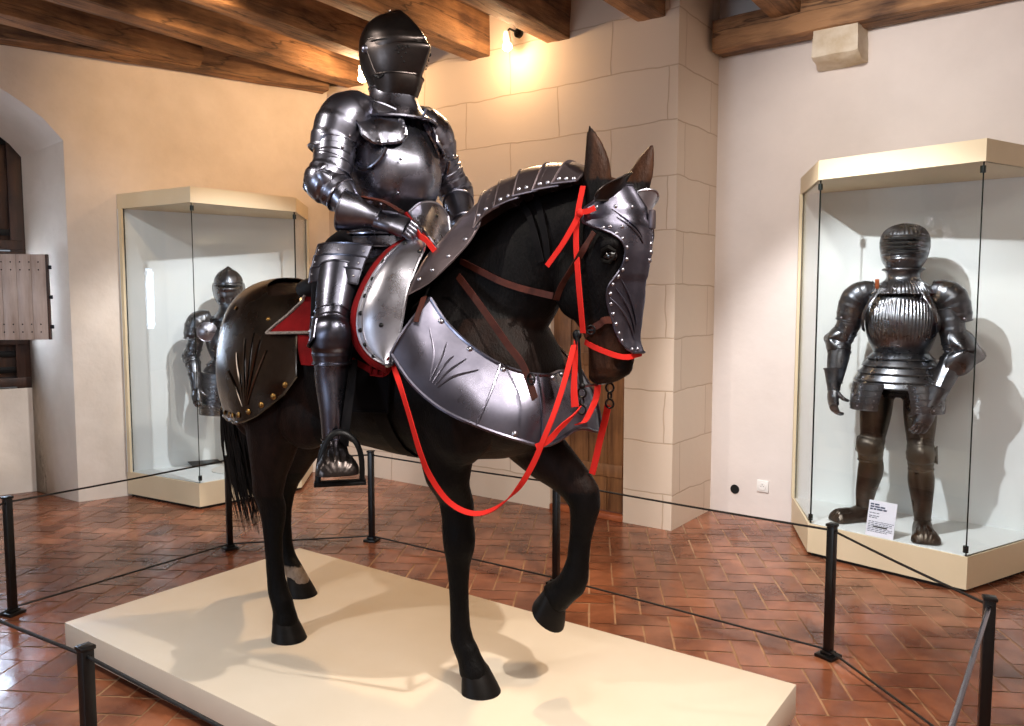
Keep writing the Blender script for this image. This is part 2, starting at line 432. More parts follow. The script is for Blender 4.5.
stone_wall()
quad_wall('wall_pillar', PA, PB, 0, ZC, M['stone'])
quad_wall('wall_right', PB, PE, 0, ZC, M['plaster_r'])
quad_wall('wall_far_right', PE, V((PE.x, YB)), 0, ZC, M['plaster_r'])
quad_wall('wall_front', V((PE.x, YB)), V((XL, YB)), 0, ZC, M['plaster_r'])
quad_wall('wall_far_left', V((XL, YB)), PL, 0, ZC, M['plaster'])
# door: frame strip, planks, threshold
def door():
    o = bpy.data.objects.new('door_1', None); COL.objects.link(o); struct(o)
    mid = PA + DS * ((s0 + s1) / 2) - NS * .055
    o.location = (mid.x, mid.y, 0); o.rotation_euler = (0, 0, math.atan2(-DS.y, -DS.x))
    w = s1 - s0
    mb = MB()
    for i in range(4):
        pw = w / 4
        mb.box((-w / 2 + pw * (i + .5), 0, 1.03), (pw - .004, .035, 1.96), bev=.004)
    mb.build('door_panel', M['door'], o)
    mb = MB()
    for z in (.35, 1.15, 1.9): mb.box((0, -.022, z), (w * .92, .012, .09), bev=.003)
    mb.build('door_rail', M['door'], o)
    mb = MB(); mb.box((0, -.02, .022), (w, .1, .044), bev=.006); mb.build('threshold', M['thresh'], o)
M['thresh'] = mat('orange_brick_threshold', '#A85A30', .5, col2='#8E4826', scale=8, bump=.2)
door()

# --- left wall with the arched window embrasure
ARCH_N = 16
def arch_pts(w, zs, zt):
    """(along, z) from right foot over the arch to left foot; along measured leftwards"""
    pts = [(0, 0)]
    for i in range(ARCH_N + 1):
        t = i / ARCH_N; pts.append((w * t, zs + (zt - zs) * math.sin(PI * t) ** .75))
    pts.append((w, 0)); return pts
SILL = .86
def left_wall():
    fr = arch_pts(2.0, 2.78, 3.28); bk = arch_pts(1.25, 2.72, 3.05)
    def FP(a, z): q = PD - DW * a; return V((q.x, q.y, z))
    def BP(a, z): q = PEMB - DW * a; return V((q.x, q.y, z))
    mb = MB()
    # subdivided plain part, slightly uneven
    def rq(a, b, z0, z1):
        mb.add([FP(a, z0), FP(b, z0), FP(b, z1), FP(a, z1)], [(0, 1, 2, 3)])
    LC = (PC - PD).length
    rq(0, -LC, 0, ZC)
    rq(4.0, 2.0, 0, ZC)
    for i in range(1, len(fr) - 2):
        a, b = fr[i], fr[i + 1]
        mb.add([FP(a[0], a[1]), FP(b[0], b[1]), FP(b[0], ZC), FP(a[0], ZC)], [(0, 1, 2, 3)])
    mb.build('wall_left', M['plaster'], smooth=False)
    struct(COL.objects['wall_left'])
    mb = MB()
    for i in range(len(fr) - 1):
        a, b, c, d = FP(*fr[i]), FP(*fr[i + 1]), BP(*bk[i + 1]), BP(*bk[i])
        mb.add([a, b, c, d], [(0, 1, 2, 3)])
    # wall under the window and the thin lining above
    mb.add([BP(0, 0), BP(1.25, 0), BP(1.25, SILL), BP(0, SILL)], [(0, 1, 2, 3)])
    q = NW * -.14
    mb.add([BP(0, SILL), BP(1.25, SILL), BP(1.25, SILL) + V((q.x, q.y, 0)), BP(0, SILL) + V((q.x, q.y, 0))], [(0, 1, 2, 3)])
    o = mb.build('wall_embrasure', M['plaster'], smooth=True, angle=30); struct(o)
left_wall()

def window():
    o = bpy.data.objects.new('window_1', None); COL.objects.link(o); struct(o)
    o.location = (PEMB.x, PEMB.y, 0); o.rotation_euler = (0, 0, math.atan2(DW.y, DW.x))
    # local: x to the right along the wall (negative = leftwards), y into the wall (+)
    W_ = 1.25
    fb = MB()
    fb.box((-.045, .07, 1.9), (.11, .1, 2.1), bev=.006); fb.box((-W_ + .045, .07, 1.9), (.09, .1, 2.1), bev=.006)
    fb.box((-W_ / 2, .07, 1.9), (.09, .1, 2.1), bev=.006)
    for z in (SILL + .05, 1.25, 1.93, 2.02, 2.95): fb.box((-W_ / 2, .065, z), (W_, .105, .075), bev=.006)
    fr = fb.build('window_frame', M['darkwood'], o)
    # closed dark panels above and below
    for nm, z0, z1 in (('upper_shutter', 2.06, 2.92), ('lower_panel', .95, 1.22)):
        for x0, x1 in ((-.58, -.1), (-1.16, -.67)):
            mb = MB(); mb.box(((x0 + x1) / 2, .09, (z0 + z1) / 2), (x1 - x0, .03, z1 - z0), bev=.004)
            mb.box(((x0 + x1) / 2, .07, (z0 + z1) / 2), ((x1 - x0) * .6, .02, (z1 - z0) * .6), bev=.008)
            p = mb.build(nm, M['darkwood'], o)
            hb = MB()
            for zz in (z0 + .06, z1 - .08):
                hb.box((x1 - .09, .052, zz), (.22, .012, .05), bev=.003); hb.tube([(x1 + .02, .05, zz - .04), (x1 + .02, .05, zz + .04)], .013, 8)
            hb.build('hinge', M['iron'], p)
    # panes with diamond leading
    for x0, x1 in ((-.58, -.1), (-1.16, -.67)):
        mb = MB(); mb.box(((x0 + x1) / 2, .1, 1.59), (x1 - x0, .008, .64))
        p = mb.build('pane', M['skyglow'], o)
        lb = MB(); z0, z1 = 1.27, 1.91; st = .085
        for k in range(-9, 9):
            for sg in (1, -1):
                a = V((x0, 0, z0 + k * st * 1.0)); pts = []
                for q in range(25):
                    x = lerp(x0, x1, q / 24); z = (z0 + k * st + (x - x0) * 1.25) if sg > 0 else (z1 - k * st - (x - x0) * 1.25)
                    if z0 <= z <= z1: pts.append((x, .093, z))
                if len(pts) > 1: lb.tube([pts[0], pts[-1]], .004, 5)
        lb.build('leading', M['iron'], p)
    # the open plank shutter, swung into the embrasure
    sh = MB(); h0, h1 = 1.27, 1.93; L_ = .44; hx, hy = -.06, .0
    a = math.radians(-152 + 180)    # direction of the leaf from its free edge
    ex = V((.1085, -.417, 0)); sx = V((-.27, -.22, 0))
    d = (ex - sx).normalized(); n = V((-d.y, d.x, 0))
    R = Matrix((d, n, V((0, 0, 1)))).transposed()
    ln = (ex - sx).length
    for i in range(4): sh.box(sx + d * ln * (i + .5) / 4 + V((0, 0, (h0 + h1) / 2)), (ln / 4 - .002, .03, h1 - h0), R, bev=.002)
    so = sh.build('plank_shutter', M['palewood'], o)
    nb = MB()
    for zz in (h0 + .06, h0 + .12, h1 - .06, h1 - .12):
        for k in range(6): nb.dome(sx + d * ln * (k + .6) / 6.4 + V((0, 0, zz)) - n * .015, -n, .006)
    nb.build('nail', M['iron'], so)
    for zz in (h0 + .09, h1 - .09):
        hb = MB(); hb.tube([(-.29, .02, zz), (-.27, -.1, zz), sx + V((0, 0, zz))], .009, 8); hb.build('hinge_arm', M['iron'], so)
    eb = MB(); eb.box(ex + d * .006 + V((0, 0, (h0 + h1) / 2)), (.014, .034, h1 - h0), R, bev=.002)
    for zz in (h0 + .1, (h0 + h1) / 2, h1 - .1): eb.box(ex + d * .02 + V((0, 0, zz)), (.03, .02, .03), R, 1, bev=.003)
    eb.build('shutter_edge', [M['darkwood'], M['iron']], so)
window()

# --- ceiling: boards over heavy beams running out from the stone wall
mb = MB(); mb.add([(XL, YB, ZC), (PE.x, YB, ZC), (PE.x, 8, ZC), (XL, 8, ZC)], [(3, 2, 1, 0)])
ce = mb.build('ceiling', M['plank'], smooth=False); struct(ce)
def rough_beam(name, length, w, h, seed, m):
    """beam along local +x from 0, bottom at z=0, hewn and a little bent"""
    rnd = random.Random(seed); mb = MB(); n = 40; rings = []
    for i in range(n + 1):
        x = length * i / n; r = []
        for (yy, zz) in ((-1, 0), (-.93, -.03), (-.5, -.05), (0, -.05), (.5, -.05), (.93, -.03), (1, 0), (1, .33), (1, .66), (1, 1), (0, 1), (-1, 1), (-1, .66), (-1, .33)):
            q = V((x * 1.3 + seed * 3.1, yy * .7, zz * 1.3 + seed))
            d = mnoise.noise(q) * .012 + mnoise.noise(q * 4) * .006
            r.append((x, yy * (w / 2 + d) + mnoise.noise(V((x * .5, seed, 0))) * .02, max(0, zz) * h + min(0, zz) * .1 + (d if zz < .5 else 0)))
        rings.append(r)
    mb.loft(rings); return mb.build(name, m, smooth=True, angle=35)
BEAMS = [(-1.95, 'far right'), (-1.25, ''), (-.55, ''), (.2, ''), (.93, ''), (1.65, ''), (2.35, ''), (3.02, ''), (3.7, ''), (4.4, ''), (5.1, ''), (5.8, '')]
k = 0
for i, (s, _) in enumerate(BEAMS):
    base = PA + DS * s
    back = 0.0
    if s < 0: back = -.665                      # reaches to the recessed right wall
    if s > 3.3:                                  # starts at the left wall plane
        # intersect base + NS*t with the wall line
        t = ((PD - base).dot(NW)) / NS.dot(NW); back = t - .02
    st = base + NS * back
    L_ = 9.5
    # stop inside the room
    e = st + NS * L_
    if e.y < YB: L_ = (st.y - YB) / .812 - .02
    ex_ = st + NS * L_
    if ex_.x < XL: L_ = (st.x - XL) / .584 - .02
    if L_ < .5: continue
    o = rough_beam('trim_%d' % (i + 1), L_, .2, ZC - ZB - .004, i + 1, M['beam'])
    o.location = (st.x, st.y, ZB); o.rotation_euler = (0, 0, math.atan2(NS.y, NS.x)); struct(o)
# wall plates
def wall_plate(idx, a, d, n, L_, w, h, z, seed):
    o = rough_beam('trim_%d' % idx, L_, w, h, seed, M['beam'])
    q = a + n * (w / 2 + .015); o.location = (q.x, q.y, z); o.rotation_euler = (0, 0, math.atan2(d.y, d.x)); struct(o)
NR = V((-.612, -.791))
wall_plate(21, PB + DR * .04, DR, NR, 4.0, .2, .2, ZB - .13, 31)
wall_plate(22, PC - DW * .05, -DW, NW, 5.6, .16, .22, ZB - .02, 32)
# corbel stone under the right plate
cp = PB + DR * .86
mb = MB(); rings = []
for i in range(7):
    t = i / 6; x = -.005 + .2 * t
    hh = .2 - .09 * max(0, t - .5) * 2 * 0
    w = .15 * (1 - .06 * t); b = -.2 + .05 * (t ** 3)
    r = []
    for (yy, zz) in ((-1, 0), (-1, .5), (-.94, 1), (0, 1), (.94, 1), (1, .5), (1, 0), (.9, -.06), (0, -.07), (-.9, -.06)):
        q = V((x * 6, yy, zz * 2)); d = mnoise.noise(q * 1.7) * .012
        r.append((x + d * .5, yy * w + d, (b + (.26) * zz if zz > 0 else b + zz * .1) + d))
    rings.append(r)
mb.loft(rings)
o = mb.build('trim_23', M['corbel'], smooth=True, angle=30); o.location = (cp.x, cp.y, ZB - .14); o.rotation_euler = (0, 0, math.atan2(NR.y, NR.x)); struct(o)

# socket and cable hole on the right wall
def on_wall(px, py, a, n):
    r = V(ray(px, py)); k = ((a.x) * n.x + a.y * n.y) / (r.x * n.x + r.y * n.y); return V((0, 0, CAMH)) + r * k
sp = on_wall(763, 486, PB, NR); rz = math.atan2(NR.y, NR.x)
o = empty('wall_socket', sp, rz, 'small square white power socket low on the right wall', 'socket')
mb = MB(); mb.box((.006, 0, 0), (.012, .085, .085), bev=.004); mb.build('cover_plate', M['white'], o)
mb = MB(); mb.tube([(.012, 0, 0), (.0165, 0, 0)], .026, 20, up=(0, 0, 1)); mb.torus((.014, 0, 0), .024, .003, (1, 0, 0), 24)
mb.build('socket_well', M['white'], o)
mb = MB()
for y in (-.009, .009): mb.tube([(.0165, y, 0), (.0172, y, 0)], .003, 8)
mb.tube([(.0165, 0, .012), (.0172, 0, .012)], .003, 8)
mb.build('pin_hole', M['black'], o)
hp = on_wall(735, 489, PB, NR)
mb = MB(); mb.tube([(0.0, 0, 0), (.006, 0, 0)], .03, 18); mb.torus((.004, 0, 0), .03, .004, (1, 0, 0), 24)
o = mb.build('cable_grommet', M['black']); o.location = hp; o.rotation_euler = (0, 0, rz); tag(o, 'round black cable hole cover low on the right wall, left of the socket', 'grommet')

# ---------------------------------------------------------------- spotlights
def spotlamp(px, py, depth_s, label):
    p = None
    r = V(ray(px, py))
    base = PA + NS * depth_s
    k = (base.x * NS.x + base.y * NS.y) / (r.x * NS.x + r.y * NS.y); p = V((0, 0, CAMH)) + r * k
    o = empty('spotlight', p, math.atan2(NS.y, NS.x), label, 'lamp', 'small spotlights under the ceiling beams')
    mb = MB(); mb.tube([(-.02, 0, .012), (0, 0, .05), (0, 0, .1)], [.03, .03, .024], 16); mb.build('lamp_head', M['white'], o)
    mb = MB(); mb.tube([(0, 0, .1), (-.03, 0, .13), (-depth_s + .01, 0, .13)], .008, 8)
    mb.tube([(-depth_s + .025, 0, .13), (-depth_s + .002, 0, .13)], .035, 16); mb.build('bracket', M['blackpaint'], o)
    mb = MB(); mb.ball((-.004, 0, -.004), (.036, .036, .032)); mb.build('bulb', M['bulb'], o)
    return p
L1 = spotlamp(507, 46, .16, 'glowing white spotlight on a bracket high on the stone wall, between two beam ends')
L2 = spotlamp(362, 78, .30, 'glowing spotlight high in the corner just behind the rider\'s helmet')

# ---------------------------------------------------------------- camera
cd = bpy.data.cameras.new('camera'); cam = bpy.data.objects.new('camera', cd); COL.objects.link(cam)
cam.location = (0, 0, CAMH); cam.rotation_euler = (PI / 2 - TILT, 0, 0)
cd.sensor_width = 36; cd.lens = F / 1024 * 36; cd.clip_start = .05; cd.clip_end = 60
scene.camera = cam

# ================================================================ PLINTH
PC_Z = 0
hrot = HD
pl = empty('plinth', (HC[0], HC[1], 0), hrot, 'long low cream platform under the horse on a dark recessed base', 'plinth')
mb = MB(); mb.box((0, 0, .1), (2.785, 1.295, .12), bev=.003); mb.build('platform_top', M['plinth'], pl, angle=30)
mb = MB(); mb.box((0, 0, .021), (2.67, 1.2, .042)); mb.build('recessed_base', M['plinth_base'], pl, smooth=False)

# ================================================================ BARRIER
POSTS = [((-2.6, 3.02), 'outermost left barrier post, black, behind the near left one'), ((-2.511, 3.864), 'slim black barrier post at the far left edge, below the window wall'),
         ((-1.791, 4.909), 'slim black barrier post beside the horse tail, in front of the left display case'),
         ((-.919, 5.077), 'slim black barrier post seen under the horse belly, right of the stirrup'),
         ((.245, 4.286), 'slim black barrier post seen behind the raised front hoof, before the wooden door'),
         ((1.398, 3.382), 'slim black barrier post in front of the right display case label'),
         ((1.571, 2.529), 'slim black barrier post nearest the right edge, cut by the bottom edge'),
         ((.45, .98), 'slim black barrier post close to the viewer, before the plinth'),
         ((-1.204, 2.159), 'slim black barrier post in the near left corner, cut by the bottom edge')]
def make_post(p, lab, rz):
    o = empty('barrier_post', (p[0], p[1], 0), rz, lab, 'barrier post', 'black posts of the low barrier')
    mb = MB(); mb.box((0, 0, .305), (.034, .034, .57), bev=.003); mb.build('upright', M['blackpaint'], o)
    mb = MB(); mb.box((0, 0, .596), (.042, .042, .012), bev=.003); mb.tube([(-.024, 0, .572), (.024, 0, .572)], .007, 8); mb.build('cap', M['blackpaint'], o)
    mb = MB(); mb.box((0, 0, .008), (.085, .085, .016), bev=.003); mb.box((0, 0, .022), (.05, .05, .016), bev=.003); mb.build('foot_plate', M['blackpaint'], o)
    return o
def post_copy(src, p, lab, rz):
    o = src.copy(); COL.objects.link(o); o.location = (p[0], p[1], 0); o.rotation_euler = (0, 0, rz); o['label'] = lab
    for ch in list(src.children):
        c = ch.copy(); COL.objects.link(c); c.parent = o
    return o
NP = len(POSTS); proto = None
for i, (p, lab) in enumerate(POSTS):
    a = V(POSTS[(i - 1) % NP][0]); b = V(POSTS[(i + 1) % NP][0]); rz = math.atan2(b.y - a.y, b.x - a.x)
    if proto is None: proto = make_post(p, lab, rz)
    else: post_copy(proto, p, lab, rz)
NAMES = ['at the outer left', 'at the left, between the left edge and the horse tail', 'behind the horse, from tail post to belly post', 'behind the horse legs, from belly post to hoof post',
         'right of the raised hoof, from hoof post to label post', 'in front of the right display case', 'at the near right, running toward the viewer', 'along the near side of the plinth, mostly below the frame', 'at the near left corner, running out of the left edge']
for i in range(NP):
    a = V(POSTS[i][0]); b = V(POSTS[(i + 1) % NP][0]); d = (b - a).normalized()
    a2, b2 = a + d * .021, b - d * .021
    for nm, z, lo in (('barrier_top_cord', .572, 'upper'), ('barrier_low_cord', .034, 'lower')):
        mb = MB(); L_ = (b2 - a2).length; mid = (a2 + b2) / 2
        sag = .0 if lo == 'lower' else .004
        pts = [(L_ * (t - .5), 0, -sag * math.sin(PI * t)) for t in [q / 16 for q in range(17)]]
        lit_cord = (i == 6 and lo == 'upper')  # cord that catches the light; its glint is in the material
        mb.tube(pts, .0075 if lit_cord else .0052, 8)
        o = mb.build(nm, M['lit_cord'] if lit_cord else M['cord']); o.location = (mid.x, mid.y, z); o.rotation_euler = (0, 0, math.atan2(d.y, d.x))
        tag(o, ('shiny ' if lit_cord else 'thin black ') + lo + ' barrier cord ' + NAMES[i], 'barrier cord', 'cords of the low barrier')

# ================================================================ DISPLAY CASES
def case(pts, wall_n, label, opaque_post=None):
    """pts: floor corners wall, front, front, wall (left to right as seen from the room)"""
    P = [V(p) for p in pts]; cen = sum(P, V((0, 0))) / 4
    o = empty('display_case', (cen.x, cen.y, 0), 0, label, 'display case', 'wall vitrines with suits of armour')
    Q = [p - cen for p in P]
    # pull the wall points off the wall a touch
    wn = V(wall_n)
    Q[0] = Q[0] + wn * .012; Q[3] = Q[3] + wn * .012
    def inset(k):
        out = []
        for i in range(4):
            d = -Q[i].normalized(); out.append(Q[i] + d * k)
        return out
    I = inset(.03)
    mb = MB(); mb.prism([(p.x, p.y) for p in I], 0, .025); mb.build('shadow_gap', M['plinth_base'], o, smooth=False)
    mb = MB(); mb.prism([(p.x, p.y) for p in Q], .022, .2); mb.build('case_base', M['case'], o, smooth=False)
    T = [p * 1.012 for p in Q]; T[0] = Q[0]; T[3] = Q[3]
    mb = MB(); mb.prism([(p.x, p.y) for p in inset(.022)], .2, .204); mb.build('case_floor', M['case_in'], o, smooth=False)
    # top: a hood with a band
    mb = MB(); mb.prism([(p.x, p.y) for p in Q], 2.29, 2.405); mb.build('case_hood', M['case'], o, smooth=False)
    # back board and stiles
    mb = MB(); bw = (Q[3] - Q[0]); th = .018
    a, b = Q[0] + wn * .004, Q[3] + wn * .004
    mb.prism([(p.x, p.y) for p in (a, b, b + wn * th, a + wn * th)], .2, 2.29); mb.build('back_board', M['case_in'], o, smooth=False)
    for i in (0, 3):
        j = 1 if i == 0 else 2
        d = (Q[j] - Q[i]).normalized(); w = .055; n = V((-d.y, d.x)) * .009
        mb = MB(); mb.prism([(p.x, p.y) for p in (Q[i] + n + d * .022, Q[i] + d * w + n, Q[i] + d * w - n, Q[i] - n + d * .022)], .2, 2.29); mb.build('side_stile', M['case'], o, smooth=False)
    # panes
    for i in range(3):
        a, b = Q[i], Q[i + 1]; d = (b - a).normalized(); n = V((-d.y, d.x))
        if n.dot(-a) < 0: n = -n
        ins = n * .012
        a2 = a + ins + d * (.057 if i == 0 else .012); b2 = b + ins - d * (.057 if i == 2 else .012)
        mb = MB(); th = n * .008
        A, B, C_, D_ = a2, b2, b2 + th, a2 + th
        z0, z1 = .2, 2.29
        vs = [(p.x, p.y, z) for z in (z0, z1) for p in (A, B, C_, D_)]
        mb.add(vs, [(0, 1, 5, 4), (2, 3, 7, 6)], 0); mb.add(vs, [(1, 2, 6, 5), (3, 0, 4, 7), (0, 3, 2, 1), (4, 5, 6, 7)], 1)
        mb.build('glass_pane', [M['glass'], M['glassedge']], o, smooth=False)
    for i in (1, 2):
        q = Q[i] * .972
        for z in (.24, 2.25):
            mb = MB(); mb.tube([(q.x, q.y, z - .018), (q.x, q.y, z + .018)], .014, 10); mb.build('glass_clamp', M['glassedge'], o)
    return o
rc2 = V((2.44, 4.136)); rcd = V((.514, .312)).normalized()
RC = [V((1.993, 5.498)), V((1.829, 4.79)), rc2, rc2 + rcd * .83]
# snap wall points on the wall plane
def snap(p, a, n): return p - n * ((p - a).dot(n))
RC[0] = snap(RC[0], PB, NR); RC[3] = snap(RC[3], PB, NR)
LC_ = [V((-3.077, 6.244)), V((-2.351, 5.848)), V((-1.75, 6.48)), V((-1.80, 7.12))]
LC_[0] = snap(LC_[0], PD, NW); LC_[3] = snap(LC_[3], PD, NW)
case(RC, NR, 'tall glass display case with cream hood at the right, holding the full fluted armour')
case(LC_, NW, 'tall glass display case with cream hood at the left, behind the horse rump')
# label card in the right case
def card():
    p0 = floor_at(865, 534, .205); p1 = floor_at(893, 540, .205); mid = (p0 + p1) / 2
    d = (p1 - p0); w = d.length
    o = empty('label_card', (mid.x, mid.y, .2045), math.atan2(d.y, d.x), 'small white printed label card standing in front of the right armour\'s feet', 'label')
    tilt = Matrix.Rotation(math.radians(-14), 3, 'X')
    mb = MB(); hgt = .205
    mb.box(tilt @ V((0, 0, hgt / 2)) + V((0, 0, .0)), (w, .003, hgt), tilt, bev=.0006); mb.build('card', M['card'], o, smooth=False)
    ib = MB(); rnd = random.Random(3)
    def line(z, x0, x1, h, words):
        h *= 1.15; x1 *= 1.1
        x = x0
        while x < x1 - .008:
            L_ = min(rnd.uniform(*words), x1 - x); c = tilt @ V((-w / 2 + x + L_ / 2, -.0021, z))
            ib.box(c, (L_, .0006, h), tilt); x += L_ + .004
    for i, xe in enumerate((.065, .085, .10)): line(hgt - .022 - i * .014, .010, xe, .008, (.015, .035))
    line(hgt - .073, .010, .06, .0035, (.01, .02))
    for i, xe in enumerate((.06, .05)): line(hgt - .09 - i * .01, .010, xe, .004, (.01, .02))
    for i in range(7): line(hgt - .122 - i * .0095, .010, (.14 if i != 3 and i != 6 else .11), .003, (.006, .02))
    ib.build('printed_text', M['ink'], o, smooth=False)
    mb = MB(); mb.box((0, .03, .004), (w * .8, .05, .008), bev=.001); mb.box(V((0, .02, .03)), (w * .5, .004, .06), Matrix.Rotation(math.radians(20), 3, 'X')); mb.build('card_stand', M['greycard'], o)
card()
p = floor_at(206, 464, .21)
mb = MB(); mb.box((0, 0, .012), (.24, .14, .006), Matrix.Rotation(math.radians(10), 3, 'X'), bev=.001)
mb.box((0, .05, .008), (.2, .02, .014))
o = mb.build('label_plaque', M['greycard']); o.location = (p.x - .02, p.y + .03, .206); o.rotation_euler = (0, 0, .75)
tag(o, 'dark flat label plaque lying on the floor of the left display case', 'label')
def proj(p):
    """where a point of the horse's frame falls in the photograph"""
    X = HC[0] + p.x * HX - p.y * HY; Y = HC[1] + p.x * HY + p.y * HX; Z = p.z + ZP - CAMH
    d = Y * CT - Z * ST; return CX + F * X / d, CY - F * (Y * ST + Z * CT) / d
def uv_at(fn, px, py, u0=0.0, u1=1.0, n=60, m=26):
    best = None
    for i in range(n + 1):
        for j in range(m + 1):
            u = lerp(u0, u1, i / n); v = j / m; a, b = proj(fn(u, v)); e = (a - px) ** 2 + (b - py) ** 2
            if best is None or e < best[0]: best = (e, u, v)
    return best[1], best[2]
# ================================================================ HORSE
def ell(c, u, w, a, b, n=24, p=2.0):
    out = []
    for k in range(n):
        t = 2 * PI * k / n; cx, sx = math.cos(t), math.sin(t)
        cx = math.copysign(abs(cx) ** (2 / p), cx); sx = math.copysign(abs(sx) ** (2 / p), sx)
        out.append(V(c) + V(u) * a * cx + V(w) * b * sx)
    return out
YV = V((0, 1, 0)); ZV = V((0, 0, 1)); XV = V((1, 0, 0))
TRUNK = [(-.93, 1.17, .13, .08), (-.905, 1.185, .22, .14), (-.85, 1.2, .262, .19), (-.76, 1.205, .285, .235), (-.64, 1.205, .292, .265), (-.5, 1.185, .285, .28), (-.3, 1.16, .29, .285),
         (-.1, 1.135, .305, .30), (.1, 1.125, .31, .30), (.28, 1.14, .32, .28), (.42, 1.16, .325, .255), (.54, 1.15, .30, .235), (.63, 1.13, .25, .205), (.70, 1.11, .18, .15), (.73, 1.1, .09, .08)]
horse = empty('horse', (HC[0], HC[1], ZP), HD, 'dark bay horse figure in plate barding, one forehoof raised, standing on the cream plinth', 'horse')

def voxel(mb, name, size, smooth_it, parent, m):
    me = bpy.data.meshes.new(name + '_raw'); me.from_pydata(mb.v, [], mb.f); me.update()
    bm = bmesh.new(); bm.from_mesh(me); bmesh.ops.recalc_face_normals(bm, faces=bm.faces); bm.to_mesh(me); bm.free()
    o = bpy.data.objects.new(name + '_raw', me); COL.objects.link(o)
    md = o.modifiers.new('r', 'REMESH'); md.mode = 'VOXEL'; md.voxel_size = size
    sm = o.modifiers.new('s', 'SMOOTH'); sm.iterations = smooth_it; sm.factor = .5
    dg = bpy.context.evaluated_depsgraph_get(); dg.update()
    me2 = bpy.data.meshes.new_from_object(o.evaluated_get(dg)); me2.name = name
    bpy.data.objects.remove(o); bpy.data.meshes.remove(me)
    me2.polygons.foreach_set('use_smooth', [True] * len(me2.polygons))
    me2.materials.clear(); me2.materials.append(m)
    o2 = bpy.data.objects.new(name, me2); COL.objects.link(o2)
    if parent: o2.parent = parent
    return o2

def leg_loft(mb, rows, n=18):
    """rows: (x, y, z, rx, ry[, tilt])"""
    rings = []
    for i, r in enumerate(rows):
        x, y, z, rx, ry = r[:5]; tl = r[5] if len(r) > 5 else 0
        u = V((math.cos(tl), 0, math.sin(tl)))
        rings.append(ell((x, y, z), u, YV, rx, ry, n))
    mb.loft(rings)

